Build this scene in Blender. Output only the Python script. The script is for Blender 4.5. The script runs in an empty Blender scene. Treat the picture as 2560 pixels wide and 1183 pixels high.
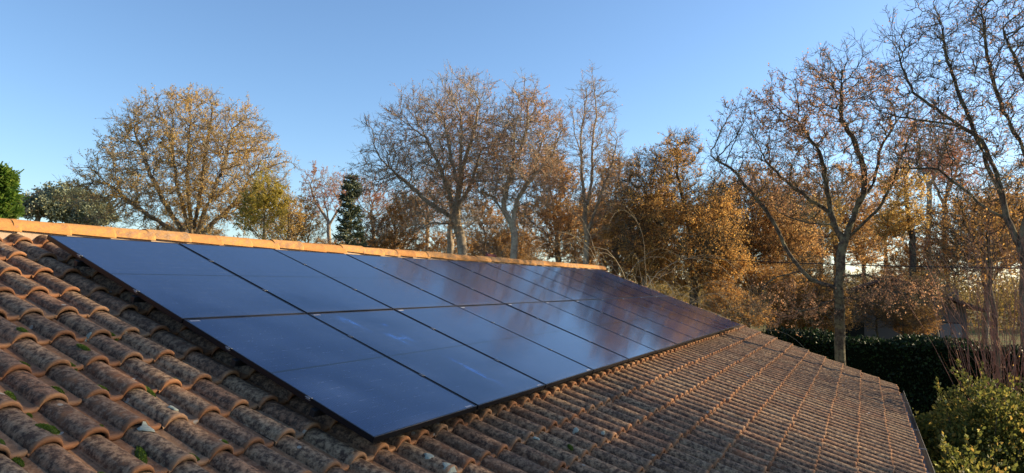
import bpy, math, random
import numpy as np
from mathutils import Vector, Matrix, Euler

rad = math.radians
SC = bpy.context.scene
COL = SC.collection

# ------------------------------------------------------------------ camera, sky, sun, exposure
Z0 = 5.2                      # height of the upper left corner of the panel field above the garden
PITCH = rad(20)
CAM = np.array([-3.049, -5.640, Z0 - 0.305])
RCW = np.array([[0.45702139, -0.06482275, -0.88709045],
                [-0.88933009, -0.01654128, -0.4569665],
                [0.01494821, 0.99775969, -0.06520854]])
cd = bpy.data.cameras.new("camera")
cam = bpy.data.objects.new("camera", cd)
COL.objects.link(cam)
cd.sensor_width = 36; cd.lens = 24.0; cd.clip_start = 0.05; cd.clip_end = 3000
cam.matrix_world = Matrix.Translation(Vector(CAM)) @ Matrix([list(r) for r in RCW]).to_4x4()
SC.camera = cam

SUN_AZ, SUN_EL = rad(-50), rad(20)       # azimuth from +X towards +Y
W = bpy.data.worlds.new("World"); SC.world = W; W.use_nodes = True
wn = W.node_tree
sky = wn.nodes.new("ShaderNodeTexSky")
sky.sky_type = 'NISHITA'; sky.sun_disc = False
sky.sun_elevation = SUN_EL
sky.sun_rotation = math.pi / 2 - SUN_AZ
sky.altitude = 0; sky.air_density = 1.0; sky.dust_density = 0.5; sky.ozone_density = 4.0
bg = wn.nodes["Background"]; bg.inputs[1].default_value = 0.122
wn.links.new(sky.outputs[0], bg.inputs[0])
sl = bpy.data.lights.new("sun", 'SUN'); sl.energy = 5.0; sl.angle = rad(0.6); sl.color = (1.0, 0.79, 0.50)
sun = bpy.data.objects.new("sun", sl); COL.objects.link(sun)
sdir = Vector((math.cos(SUN_EL) * math.cos(SUN_AZ), math.cos(SUN_EL) * math.sin(SUN_AZ), math.sin(SUN_EL)))
sun.rotation_euler = sdir.to_track_quat('Z', 'Y').to_euler()
sun.location = (10, -20, 20)
SC.view_settings.view_transform = 'Standard'; SC.view_settings.look = 'None'
SC.view_settings.exposure = 0.95; SC.view_settings.gamma = 1.0; SC.view_settings.use_curve_mapping = False
SC.cycles.max_bounces = 8; SC.cycles.transparent_max_bounces = 8
SC.cycles.caustics_reflective = False; SC.cycles.caustics_refractive = False

# ------------------------------------------------------------------ helpers
def at(px, py, d):
    """point seen at photo pixel (px, py) (2560 x 1183) at horizontal distance d"""
    v = RCW @ np.array([(px - 1280) / 1707, -(py - 591.5) / 1707, -1.0])
    return CAM + v * (d / math.hypot(v[0], v[1]))

def mesh(name, verts, faces, mats, smooth=False, fmat=None, attr=None):
    """faces: list of int arrays (n,k) of equal k each, or list of tuples"""
    me = bpy.data.meshes.new(name)
    verts = np.asarray(verts, np.float32)
    if isinstance(faces, np.ndarray): faces = [faces]
    if len(faces) and not isinstance(faces[0], np.ndarray):
        me.from_pydata([tuple(v) for v in verts], [], [tuple(f) for f in faces])
    else:
        loops = np.concatenate([f.ravel() for f in faces]).astype(np.int32)
        tot = np.concatenate([np.full(len(f), f.shape[1]) for f in faces]).astype(np.int32)
        st = np.concatenate([[0], np.cumsum(tot)[:-1]]).astype(np.int32)
        me.vertices.add(len(verts)); me.vertices.foreach_set("co", verts.ravel())
        me.loops.add(len(loops)); me.loops.foreach_set("vertex_index", loops)
        me.polygons.add(len(tot)); me.polygons.foreach_set("loop_start", st); me.polygons.foreach_set("loop_total", tot)
    for m in (mats if isinstance(mats, (list, tuple)) else [mats]): me.materials.append(m)
    if fmat is not None: me.polygons.foreach_set("material_index", np.asarray(fmat, np.int32))
    if smooth: me.polygons.foreach_set("use_smooth", np.ones(len(me.polygons), bool))
    if attr:
        for k, a in attr.items():
            a = np.asarray(a, np.float32)
            c = np.ones((len(verts), 4), np.float32)
            if a.ndim == 1: c[:, 0] = a; c[:, 1] = a; c[:, 2] = a
            else: c[:, :a.shape[1]] = a
            ca = me.color_attributes.new(k, 'FLOAT_COLOR', 'POINT')
            ca.data.foreach_set("color", c.ravel())
    me.update(calc_edges=True); me.validate()
    return me

def link(name, me, parent=None, loc=None, rot=None):
    o = bpy.data.objects.new(name, me); COL.objects.link(o)
    if parent is not None: o.parent = parent
    if loc is not None: o.location = loc
    if rot is not None: o.rotation_euler = rot
    return o

def thing(o, label, cat, group=None, kind=None):
    o["label"] = label; o["category"] = cat
    if group: o["group"] = group
    if kind: o["kind"] = kind
    return o

def root(name, loc, label, cat, group=None, rot=None):
    o = link(name, None, None, loc, rot); o.empty_display_size = 0.3
    return thing(o, label, cat, group)

class B:
    """collects boxes and sheets"""
    def __init__(s): s.v = []; s.f = []
    def add(s, v, f):
        n = len(s.v); s.v += [tuple(map(float, p)) for p in v]; s.f += [tuple(i + n for i in q) for q in f]
    def box(s, a, b):
        x0, y0, z0 = a; x1, y1, z1 = b
        s.add([(x0, y0, z0), (x1, y0, z0), (x1, y1, z0), (x0, y1, z0), (x0, y0, z1), (x1, y0, z1), (x1, y1, z1), (x0, y1, z1)],
              [(0, 3, 2, 1), (4, 5, 6, 7), (0, 1, 5, 4), (1, 2, 6, 5), (2, 3, 7, 6), (3, 0, 4, 7)])
    def bbox(s, a, b, w):
        """box with chamfered vertical and top edges"""
        x0, y0, z0 = a; x1, y1, z1 = b
        def ring(i, z): return [(x0 + i, y0, z), (x1 - i, y0, z), (x1, y0 + i, z), (x1, y1 - i, z), (x1 - i, y1, z), (x0 + i, y1, z), (x0, y1 - i, z), (x0, y0 + i, z)]
        def ringi(i, z): return [(x0 + 2 * i, y0 + i, z), (x1 - 2 * i, y0 + i, z), (x1 - i, y0 + 2 * i, z), (x1 - i, y1 - 2 * i, z), (x1 - 2 * i, y1 - i, z), (x0 + 2 * i, y1 - i, z), (x0 + i, y1 - 2 * i, z), (x0 + i, y0 + 2 * i, z)]
        v = ring(w, z0) + ring(w, z1 - w) + ringi(w, z1)
        f = [tuple(range(7, -1, -1)), tuple(range(16, 24))]
        for r in (0, 8):
            for k in range(8): f.append((r + k, r + (k + 1) % 8, r + 8 + (k + 1) % 8, r + 8 + k))
        s.add(v, f)
    def mesh(s, name, mats, smooth=False): return mesh(name, s.v, s.f, mats, smooth)

# ------------------------------------------------------------------ material helpers
def mat(name, rough=0.8, base=(0.5, 0.5, 0.5), metal=0.0, spec=0.5):
    m = bpy.data.materials.new(name); m.use_nodes = True
    p = m.node_tree.nodes["Principled BSDF"]
    p.inputs["Base Color"].default_value = (*base, 1); p.inputs["Roughness"].default_value = rough
    p.inputs["Metallic"].default_value = metal; p.inputs["Specular IOR Level"].default_value = spec
    return m, m.node_tree, p

class N:
    def __init__(s, nt): s.t = nt
    def n(s, typ, **kw):
        x = s.t.nodes.new(typ)
        for k, v in kw.items(): setattr(x, k, v)
        return x
    def l(s, a, b): s.t.links.new(a, b)
    def set(s, sock, v):
        if hasattr(v, 'is_linked') or isinstance(v, bpy.types.NodeSocket): s.l(v, sock)
        else: sock.default_value = v
    def math(s, op, a, b=0.0, c=0.0, clamp=False):
        x = s.n("ShaderNodeMath", operation=op, use_clamp=clamp)
        s.set(x.inputs[0], a); s.set(x.inputs[1], b); s.set(x.inputs[2], c)
        return x.outputs[0]
    def noise(s, vec, scale, detail=4, rough=0.55, dist=0.0):
        x = s.n("ShaderNodeTexNoise"); x.inputs["Scale"].default_value = scale; x.inputs["Detail"].default_value = detail
        x.inputs["Roughness"].default_value = rough; x.inputs["Distortion"].default_value = dist
        if vec is not None: s.l(vec, x.inputs["Vector"])
        return x.outputs[0]
    def ramp(s, fac, stops, interp='LINEAR'):
        x = s.n("ShaderNodeValToRGB"); cr = x.color_ramp; cr.interpolation = interp
        while len(cr.elements) > 1: cr.elements.remove(cr.elements[-1])
        for i, (p, c) in enumerate(stops):
            e = cr.elements[0] if i == 0 else cr.elements.new(p)
            e.position = p; e.color = (*c, 1) if len(c) == 3 else c
        s.l(fac, x.inputs[0]); return x.outputs[0]
    def step(s, x, lo, hi):
        r = s.n("ShaderNodeMapRange", interpolation_type='SMOOTHSTEP')
        s.set(r.inputs[0], x); r.inputs[1].default_value = lo; r.inputs[2].default_value = hi
        return r.outputs[0]
    def mix(s, f, a, b):
        x = s.n("ShaderNodeMix", data_type='RGBA')
        s.set(x.inputs[0], f)
        for i, v in ((6, a), (7, b)):
            if isinstance(v, tuple): x.inputs[i].default_value = (*v, 1)
            else: s.l(v, x.inputs[i])
        return x.outputs[2]
    def attr(s, name):
        x = s.n("ShaderNodeAttribute", attribute_name=name)
        y = s.n("ShaderNodeSeparateColor"); s.l(x.outputs["Color"], y.inputs[0]); return y.outputs
    def obj(s): return s.n("ShaderNodeTexCoord").outputs["Object"]
    def bump(s, h, strength, dist, p):
        x = s.n("ShaderNodeBump"); x.inputs["Strength"].default_value = strength; x.inputs["Distance"].default_value = dist
        s.l(h, x.inputs["Height"]); s.l(x.outputs[0], p.inputs["Normal"])

def tile_material(name, stain_amt, tone=1.0, lip=True, clays=((0.21, 0.092, 0.043), (0.28, 0.130, 0.060), (0.34, 0.172, 0.082), (0.31, 0.185, 0.105))):
    m, nt, p = mat(name, 0.88, spec=0.25); n = N(nt); o = n.obj()
    a = n.attr("tile")
    clay = n.ramp(a[0], [(p_, c_) for p_, c_ in zip((0.0, 0.35, 0.7, 1.0), clays)])
    f1 = n.noise(o, 7.5, 7, 0.62); f2 = n.noise(o, 30, 7, 0.68); f3 = n.noise(o, 80, 5, 0.62); big = n.noise(o, 0.9, 3)
    clay = n.mix(n.math('MULTIPLY', n.step(f2, 0.42, 0.68), 0.45), clay, (0.24, 0.10, 0.055))
    s = n.math('ADD', n.math('MULTIPLY', f1, 1.0), n.math('MULTIPLY', f2, 0.45))
    s = n.math('ADD', s, n.math('MULTIPLY', n.math('SUBTRACT', a[0], 0.5), 0.26))
    s = n.math('ADD', s, n.math('MULTIPLY', n.math('SUBTRACT', big, 0.5), 0.7))
    s = n.math('ADD', s, stain_amt)
    st = n.step(s, 0.58, 0.86)
    if lip:
        keep = n.step(n.math('ADD', a[1], n.math('MULTIPLY', n.math('SUBTRACT', f2, 0.5), 0.16)), 0.015, 0.085)
        st = n.math('MULTIPLY', st, keep)
    keep2 = n.math('SUBTRACT', 1.0, n.math('MULTIPLY', n.step(n.math('ADD', a[2], n.math('MULTIPLY', n.math('SUBTRACT', f1, 0.5), 0.5)), 0.60, 0.80), 0.55)) if lip else 1.0
    st = n.math('MULTIPLY', st, keep2)
    tint = n.ramp(a[0], [(0, (0.37, 0.205, 0.112)), (0.25, (0.25, 0.155, 0.094)), (0.5, (0.45, 0.295, 0.165)), (0.75, (0.29, 0.145, 0.080)), (1, (0.40, 0.280, 0.165))])
    dark = n.mix(n.step(n.math('ADD', n.math('MULTIPLY', f2, 0.95), n.math('MULTIPLY', f3, 0.12)), 0.42, 0.68), (0.050, 0.031, 0.023), tint)
    c = n.mix(n.math('MULTIPLY', st, 0.93), clay, dark)
    # pale grey lichen bloom and small round lichens
    bl = n.math('MULTIPLY', n.step(n.math('ADD', f3, n.math('MULTIPLY', f1, 0.6)), 0.80, 1.0), st)
    c = n.mix(n.math('MULTIPLY', bl, 0.4), c, (0.40, 0.28, 0.18))
    v = n.n("ShaderNodeTexVoronoi"); v.inputs["Scale"].default_value = 11; v.inputs["Randomness"].default_value = 1
    n.l(o, v.inputs["Vector"])
    vs = n.n("ShaderNodeSeparateColor"); n.l(v.outputs["Color"], vs.inputs[0])
    sp = n.math('MULTIPLY', n.math('LESS_THAN', n.math('ADD', v.outputs["Distance"], n.math('MULTIPLY', f2, 0.16)), 0.24), n.math('GREATER_THAN', vs.outputs[0], 0.90))
    c = n.mix(n.math('MULTIPLY', sp, 0.6), c, (0.40, 0.39, 0.33))
    if tone != 1.0: c = n.mix(1.0 - tone, c, (0, 0, 0))
    n.l(c, p.inputs["Base Color"])
    h = n.math('ADD', n.math('MULTIPLY', f2, 0.7), n.math('MULTIPLY', f3, 0.5))
    n.bump(h, 0.75, 0.006, p)
    return m

def bark_material(name, lo, hi, lichen=(0.30, 0.30, 0.22), amt=0.5, scale=3.0):
    m, nt, p = mat(name, 0.92, spec=0.2); n = N(nt); o = n.obj()
    f = n.noise(o, scale * 2.2, 6, 0.65); g = n.noise(o, scale * 0.6, 3)
    c = n.mix(n.step(f, 0.3, 0.7), lo, hi)
    c = n.mix(n.math('MULTIPLY', n.step(n.math('ADD', g, n.math('MULTIPLY', f, 0.4)), 0.62, 0.85), amt), c, lichen)
    n.l(c, p.inputs["Base Color"])
    n.bump(n.noise(o, scale * 7, 4, 0.7), 0.6, 0.02, p)
    return m

def leaf_material(name, stops, transl=0.58, rough=0.6):
    m = bpy.data.materials.new(name); m.use_nodes = True; nt = m.node_tree; n = N(nt)
    p = nt.nodes["Principled BSDF"]; p.inputs["Roughness"].default_value = rough; p.inputs["Specular IOR Level"].default_value = 0.3
    c = n.ramp(n.attr("lv")[0], stops)
    n.l(c, p.inputs["Base Color"])
    t = n.n("ShaderNodeBsdfTranslucent"); n.l(c, t.inputs["Color"])
    x = n.n("ShaderNodeMixShader"); x.inputs[0].default_value = transl
    n.l(p.outputs[0], x.inputs[1]); n.l(t.outputs[0], x.inputs[2])
    n.l(x.outputs[0], nt.nodes["Material Output"].inputs["Surface"])
    return m

M = {}
M['tile'] = tile_material("weathered_tile", 0.30)
M['ridge'] = tile_material("ridge_tile_clay", -0.20, lip=False, clays=((0.43, 0.200, 0.060), (0.49, 0.24, 0.072), (0.53, 0.27, 0.085), (0.46, 0.25, 0.09)))
M['bark'] = bark_material("oak_bark", (0.11, 0.085, 0.06), (0.30, 0.235, 0.165))
M['barkpale'] = bark_material("pale_bark", (0.21, 0.165, 0.12), (0.46, 0.375, 0.27), (0.42, 0.37, 0.25), 0.4)
M['barkdark'] = bark_material("dark_mossy_bark", (0.032, 0.026, 0.020), (0.125, 0.10, 0.073), (0.26, 0.25, 0.14), 0.45, 5.0)
M['redstem'] = bark_material("reddish_stem_bark", (0.22, 0.11, 0.075), (0.40, 0.22, 0.15), (0.3, 0.2, 0.13), 0.3)
M['greytwig'] = bark_material("grey_twig_bark", (0.17, 0.14, 0.10), (0.38, 0.32, 0.22), amt=0.2)
L = {}
L['pinkbrown'] = leaf_material("pinkish_brown_leaf", [(0, (0.30, 0.15, 0.085)), (0.5, (0.58, 0.33, 0.18)), (0.85, (0.70, 0.42, 0.22)), (1, (0.68, 0.34, 0.09))])
L['gold'] = leaf_material("golden_brown_leaf", [(0, (0.34, 0.19, 0.065)), (0.45, (0.66, 0.43, 0.14)), (0.8, (0.80, 0.56, 0.18)), (1, (0.72, 0.60, 0.17))])
L['rust'] = leaf_material("rust_orange_leaf", [(0, (0.28, 0.14, 0.06)), (0.45, (0.58, 0.33, 0.13)), (0.8, (0.72, 0.45, 0.17)), (1, (0.76, 0.53, 0.16))])
L['ochre'] = leaf_material("ochre_oak_leaf", [(0, (0.28, 0.14, 0.05)), (0.4, (0.60, 0.33, 0.10)), (0.75, (0.74, 0.44, 0.13)), (1, (0.72, 0.52, 0.12))])
L['yellowgreen'] = leaf_material("yellow_green_leaf", [(0, (0.22, 0.19, 0.04)), (0.5, (0.46, 0.38, 0.07)), (0.8, (0.64, 0.48, 0.09)), (1, (0.68, 0.45, 0.09))])
L['olive'] = leaf_material("olive_brown_leaf", [(0, (0.10, 0.08, 0.03)), (0.5, (0.25, 0.18, 0.06)), (1, (0.42, 0.28, 0.08))])
L['red'] = leaf_material("reddish_leaf", [(0, (0.26, 0.10, 0.06)), (0.5, (0.52, 0.22, 0.13)), (1, (0.62, 0.30, 0.14))])
L['green'] = leaf_material("fresh_green_leaf", [(0, (0.06, 0.12, 0.02)), (0.5, (0.14, 0.25, 0.04)), (1, (0.28, 0.34, 0.06))])
L['pine'] = leaf_material("pine_needle", [(0, (0.05, 0.075, 0.055)), (0.5, (0.105, 0.135, 0.08)), (1, (0.22, 0.22, 0.11))], 0.15)
L['hazedpine'] = leaf_material("hazed_pine_needle", [(0, (0.12, 0.16, 0.14)), (0.5, (0.24, 0.27, 0.17)), (1, (0.40, 0.37, 0.18))], 0.2)  # needle colour paled to stand in for distance haze
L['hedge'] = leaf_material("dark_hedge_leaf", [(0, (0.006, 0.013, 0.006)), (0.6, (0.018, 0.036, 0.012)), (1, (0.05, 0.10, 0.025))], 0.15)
L['bush'] = leaf_material("mixed_bush_leaf", [(0, (0.05, 0.065, 0.018)), (0.40, (0.13, 0.145, 0.034)), (0.70, (0.27, 0.25, 0.06)), (0.93, (0.44, 0.28, 0.07)), (1, (0.50, 0.50, 0.20))])
L['moss'] = leaf_material("bright_moss", [(0, (0.05, 0.08, 0.008)), (1, (0.19, 0.26, 0.02))], 0.2)

# ------------------------------------------------------------------ ground
m, nt, p = mat("leaf_strewn_lawn", 0.95, spec=0.1); n = N(nt); o = n.obj()
g1 = n.noise(o, 0.35, 5); g2 = n.noise(o, 14, 5, 0.7)
c = n.mix(n.step(g1, 0.35, 0.65), (0.06, 0.085, 0.02), (0.13, 0.10, 0.04))
c = n.mix(n.step(g2, 0.52, 0.66), c, (0.26, 0.125, 0.04))
n.l(c, p.inputs["Base Color"]); n.bump(g2, 0.8, 0.05, p)
M['lawn'] = m
gv, gf = [], []
R_ = [0, 12, 30, 60, 110, 200, 400, 900]
gv.append((5, 0, 0))
for r in R_[1:]:
    for k in range(48):
        a = k * math.tau / 48
        h = 0.0 if r < 60 else 0.6 * math.sin(a * 3 + r) * min(1, r / 300)
        gv.append((5 + r * math.cos(a), r * math.sin(a), h))
for k in range(48): gf.append((0, 1 + k, 1 + (k + 1) % 48))
for i in range(len(R_) - 2):
    for k in range(48):
        a_, b_ = 1 + i * 48, 1 + (i + 1) * 48
        gf.append((a_ + k, b_ + k, b_ + (k + 1) % 48, a_ + (k + 1) % 48))
g = link("ground", mesh("ground", gv, gf, M['lawn'], True)); g["kind"] = "structure"
g["label"] = "leaf strewn garden lawn around the house"

# ------------------------------------------------------------------ the tiled house
rng = np.random.default_rng(7)
TP, TC = 0.2115, 0.3675            # tile pitch along the ridge, exposed length
X0, NX = 0.463 - 0.2115 * 31, 96   # first column crown
YL0, NY = 0.285, 20              # lip of the top course, number of courses
ZB = -0.208                      # roof base under the panel plane
RIDGE_Y = 0.520
cP, sP = math.cos(PITCH), math.sin(PITCH)
def slope(p):
    """panel-plane coordinates (x, up the slope, normal) -> world"""
    p = np.asarray(p, float)
    return np.stack([p[..., 0], p[..., 1] * cP - p[..., 2] * sP, Z0 + p[..., 1] * sP + p[..., 2] * cP], -1)

BC, BR = -0.028, 0.067           # centre and half width of the barrel
def prof(u):
    """height of the tile at u across its width: a barrel and a nearly flat pan"""
    b = np.where(np.abs(u - BC) < BR, np.sqrt(np.maximum(0, 1 - ((u - BC) / BR) ** 2)), 0)
    return 0.060 * b ** 0.92 + 0.004 + 0.010 * np.clip((u - 0.078) / 0.028, 0, 1) ** 2
U = np.array([-0.1057, -0.1005, -0.0965, -0.0945, -0.090, -0.080, -0.066, -0.048, -0.028, -0.008, 0.010, 0.024, 0.0335, 0.0375, 0.0395, 0.044, 0.060, 0.078, 0.090, 0.099, 0.1057])
PU = prof(U)
NU = len(U)
V = np.array([0.392, 0.25, 0.12, 0.035, 0.016, 0.003, 0.0, 0.0, 0.03])
def tiles(cols, rows):
    tv, tf, ta = [], [], []
    base = np.arange((len(V) - 1) * NU).reshape(len(V) - 1, NU)[:, :-1].ravel()
    quad = np.stack([base, base + 1, base + NU + 1, base + NU], 1)
    k = 0
    for r in rows:
        lip = YL0 - TC * r
        for c in cols:
            j = rng.normal(0, 1, 6)
            rr = rng.random()
            x = X0 + TP * c + 0.0035 * j[0]; y = lip + 0.006 * j[1] - (0.022 * rng.random() if rng.random() < .06 else 0)
            lift = 0.022 + 0.003 * j[2]; yaw = 0.011 * j[3]; roll = 0.022 * j[4]
            Vv = np.minimum(V, 0.490 - y) if r == 0 else V
            t = Vv / 0.392
            zz = np.empty((len(V), NU))
            tap = 1 - 0.17 * t                       # barrel a little narrower up the slope
            for i in range(len(V)):
                bead = 0.005 if i in (4,) else (0.003 if i == 5 else 0)
                th = 0 if i < 7 else -0.019
                zz[i] = PU * (tap[i] if i < 7 else 1.0) + lift * (1 - t[i]) + bead + th
            uu = np.repeat(U[None], len(V), 0) * 1.0
            vv = np.repeat(Vv[:, None], NU, 1)
            P = np.stack([x + uu + yaw * vv, y + vv - yaw * uu, ZB + zz + roll * uu], -1).reshape(-1, 3)
            tv.append(P); tf.append(quad + k); k += len(P)
            a = np.empty((len(P), 3)); a[:, 0] = rr; a[:, 1] = np.clip(vv.ravel() / TC, 0, 1); a[:, 2] = np.repeat(U[None] / TP + 0.5, len(V), 0).ravel()
            ta.append(a)
    return slope(np.concatenate(tv)), np.concatenate(tf), np.concatenate(ta)

HX0, HX1 = X0 - 0.106, X0 + (NX - 1) * TP + 0.106
HC = np.array([(HX0 + HX1) / 2, RIDGE_Y, 0.0])
house = root("tiled_house", HC, "low house under a weathered terracotta tile roof carrying the solar panels", "house")
tv, tf, ta = tiles(range(NX), range(NY))
tile_me = mesh("roof_tiles", tv - HC, tf, M['tile'], True, attr={"tile": ta})
roof = link("roof", tile_me, house)
roof_b = link("rear_roof", tile_me, house, rot=(0, 0, math.pi))
roof_b["label"] = "far slope of the tiled roof behind the ridge"
# deck under the tiles and gable verge boards
m_deck, _, _ = mat("dark_roof_felt", 0.95, (0.03, 0.025, 0.022))
m_wood, nt, p = mat("brown_painted_timber", 0.7, (0.11, 0.06, 0.035))
m_wall, nt, p = mat("cream_render", 0.9, (0.62, 0.55, 0.44)); n = N(nt); o = n.obj()
n.l(n.mix(n.noise(o, 3, 6), (0.55, 0.48, 0.38), (0.68, 0.61, 0.50)), p.inputs["Base Color"]); n.bump(n.noise(o, 90, 3), 0.4, 0.004, p)
d = B()
ye = YL0 - TC * (NY - 1) + 0.03
q = []
for yy, zz in ((ye, ZB - 0.02), (0.485, ZB - 0.02), (0.485, ZB - 0.07), (ye, ZB - 0.07)):
    for x in (HX0 + 0.02, HX1 - 0.02): q.append(slope((x, yy, zz)) - HC)
d.add(q, [(0, 1, 3, 2), (2, 3, 5, 4), (4, 5, 7, 6), (6, 7, 1, 0), (0, 2, 4, 6), (1, 7, 5, 3)])
dm = d.mesh("roof_deck", m_deck)
link("roof_deck", dm, house); link("roof_deck", dm, house, rot=(0, 0, math.pi))
eY = slope((0, ye, 0))[1]; eZ = slope((0, ye, ZB - 0.07))[2]
w = B()
wy0 = eY + 0.55; ry = RIDGE_Y; wy1 = 2 * ry - wy0
def roof_z(y): return eZ + (y - eY) * math.tan(PITCH) - 0.01
for x0, x1 in ((HX0 + 0.30, HX0 + 0.55), (HX1 - 0.42, HX1 - 0.17)):
    pts = [(wy0, 0), (wy1, 0), (wy1, roof_z(wy0)), (ry, roof_z(ry)), (wy0, roof_z(wy0))]
    v = [(x0 - HC[0], y - HC[1], z) for y, z in pts] + [(x1 - HC[0], y - HC[1], z) for y, z in pts]
    w.add(v, [(4, 3, 2, 1, 0), (5, 6, 7, 8, 9)] + [(i, (i + 1) % 5, 5 + (i + 1) % 5, 5 + i) for i in range(5)])
for y0, y1 in ((wy0 + 0.003, wy0 + 0.25), (wy1 - 0.25, wy1 - 0.003)):
    w.box((HX0 + 0.55 - HC[0], y0 - HC[1], 0), (HX1 - 0.42 - HC[0], y1 - HC[1], roof_z(wy0) - 0.003))
link("wall", w.mesh("house_wall", m_wall), house)
# fascia and gutter on the eave
f = B(); f.box((HX0 + 0.05 - HC[0], eY + 0.03 - HC[1], eZ - 0.16), (HX1 - 0.05 - HC[0], eY + 0.055 - HC[1], eZ + 0.02))
link("fascia_board", f.mesh("fascia", m_wood), house)
m_gut, nt, p = mat("dark_zinc_gutter", 0.45, (0.045, 0.042, 0.045), 0.7); n = N(nt)
n.l(n.mix(n.noise(n.obj(), 4, 5), (0.03, 0.028, 0.03), (0.09, 0.085, 0.085)), p.inputs["Base Color"])
gb = []
NA = 10
gx0, gx1 = HX0 + 0.02 - HC[0], HX1 + 0.03 - HC[0]
gy, gz = eY - 0.040 - HC[1], eZ - 0.01
ang = [math.pi + math.pi * k / NA for k in range(NA + 1)]
sec = [(gy + 0.056 * math.cos(a), gz + 0.056 * math.sin(a)) for a in ang]
sec = [(gy - 0.056, gz + 0.006), (gy - 0.062, gz + 0.011), (gy - 0.068, gz + 0.004)] + sec + [(gy + 0.056, gz + 0.03)]
sec_in = sec[3:]
outer = [(gy + 0.060 * math.cos(a), gz + 0.060 * math.sin(a)) for a in ang[::-1]]
loop = sec + [(gy + 0.060, gz + 0.03)] + outer
v = [(gx0, y, z) for y, z in loop] + [(gx1, y, z) for y, z in loop]
nl = len(loop)
gf = [(i, (i + 1) % nl, nl + (i + 1) % nl, nl + i) for i in range(nl)]
gut = link("gutter", mesh("gutter", v, gf, m_gut, True), house)
br = B(); br.box((-0.010, -0.069, -0.004), (0.010, 0.075, 0.0)); br.box((-0.010, -0.0725, -0.03), (0.010, -0.069, 0.003)); br.box((-0.012, 0.062, -0.05), (0.012, 0.075, -0.004))
m_zinc, _, _ = mat("bright_zinc", 0.4, (0.3, 0.3, 0.32), 0.9)
brm = br.mesh("gutter_bracket", m_zinc)
for k in range(14):
    link("gutter_bracket", brm, gut, loc=(gx0 + 0.3 + k * 1.40, gy, gz + 0.018))

# ridge tiles
def ridge_mesh(seed):
    r = np.random.default_rng(seed)
    NSEG, rows = 18, [(0, 0.110), (0.02, 0.111), (0.13, 0.1145), (0.30, 0.120), (0.41, 0.1238), (0.425, 0.128), (0.445, 0.127), (0.445, 0.108), (0.40, 0.107)]
    v, a = [], []
    for x, R in rows:
        for k in range(NSEG + 1):
            t = math.pi * (k / NSEG)
            wob = 0.0022 * math.sin(3 * t + seed) + r.normal(0, 0.0006)
            v.append((x, -(R + 0.004 + wob) * math.cos(t) * 0.86, (R + wob) * math.sin(t) * 0.84))
            a.append((r.random() * 0.06 + (seed * 0.37) % 1 * 0.9, 1 - x / 0.45, k / NSEG))
    f = []
    for i in range(len(rows) - 1):
        for k in range(NSEG):
            b = i * (NSEG + 1) + k
            f.append((b, b + NSEG + 1, b + NSEG + 2, b + 1))
    return mesh("ridge_tile", v, f, M['ridge'], True, attr={"tile": np.array(a)})
rms = [ridge_mesh(s) for s in range(9)]
nr = 46; pitch = 0.392
for k in range(nr):
    x = HX1 - 0.40 - k * pitch
    if x < HX0 - 0.05: break
    rt = link("ridge_tile", rms[(k * 5 + k // 3) % 9], roof, loc=(x - HC[0], rng.normal(0, 0.003), Z0 + 0.046 + rng.normal(0, 0.004)),
              rot=(rng.normal(0, 0.025), 0.029 + rng.normal(0, 0.005), rng.normal(0, 0.008)))
m_mort, nt, p = mat("pale_lime_mortar", 0.95, (0.42, 0.33, 0.24)); n = N(nt); n.bump(n.noise(n.obj(), 40, 5), 0.8, 0.01, p)
n.l(n.mix(n.noise(n.obj(), 9, 5), (0.32, 0.22, 0.15), (0.48, 0.38, 0.28)), p.inputs["Base Color"])
b = B(); b.box((HX0 + 0.06 - HC[0], -0.070, Z0 - 0.12), (HX1 - 0.02 - HC[0], 0.070, Z0 + 0.05))
link("ridge_mortar", b.mesh("ridge_mortar", m_mort), house)

# moss tufts and lichen crusts on the tiles
def surf(x, y):
    c = round((x - X0) / TP); u = x - (X0 + TP * c)
    r = math.ceil((YL0 - y) / TC); lip = YL0 - TC * r
    return ZB + float(prof(np.array([u]))[0]) + 0.022 * (1 - (y - lip) / 0.392)
def moss_mesh(seed):
    r = np.random.default_rng(seed)
    v, f, lv = [], [], []
    nm = 700
    for _ in range(nm):
        a = r.random() * math.tau; q = math.sqrt(r.random())
        px_, py_ = q * math.cos(a) * 0.030, q * math.sin(a) * 0.046
        h = 0.020 * (1 - q * q) * (0.7 + 0.5 * r.random())
        d1 = r.normal(0, 1, 3); d1[2] = abs(d1[2]) + 0.4; d1 /= np.linalg.norm(d1)
        d2 = np.cross(d1, r.normal(0, 1, 3)); d2 /= np.linalg.norm(d2)
        l_, w_ = 0.006, 0.0022
        c = np.array([px_, py_, h]); k = len(v)
        v += [c - d2 * w_, c + d2 * w_, c + d1 * l_ + d2 * w_ * .5, c + d1 * l_ - d2 * w_ * .5]; f.append((k, k + 1, k + 2, k + 3))
        lv += [np.clip(0.2 + 0.5 * h / 0.024 + r.normal(0, .2), 0, 1)] * 4
    # solid cushion under the fronds
    k = len(v); 
    for i, (q, h) in enumerate(((1.0, -0.006), (0.85, 0.006), (0.55, 0.015), (0.2, 0.020))):
        for s in range(12):
            a = s * math.tau / 12; v.append(np.array([q * math.cos(a) * .032, q * math.sin(a) * .048, h])); lv.append(0.15)
    for i in range(3):
        for s in range(12): f.append((k + i * 12 + s, k + i * 12 + (s + 1) % 12, k + i * 12 + 12 + (s + 1) % 12, k + i * 12 + 12 + s))
    f.append(tuple(k + 36 + s for s in range(12)))
    return mesh("moss_tuft", v, f, L['moss'], attr={"lv": np.array(lv)})
mm = [moss_mesh(s) for s in range(4)]
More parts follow.
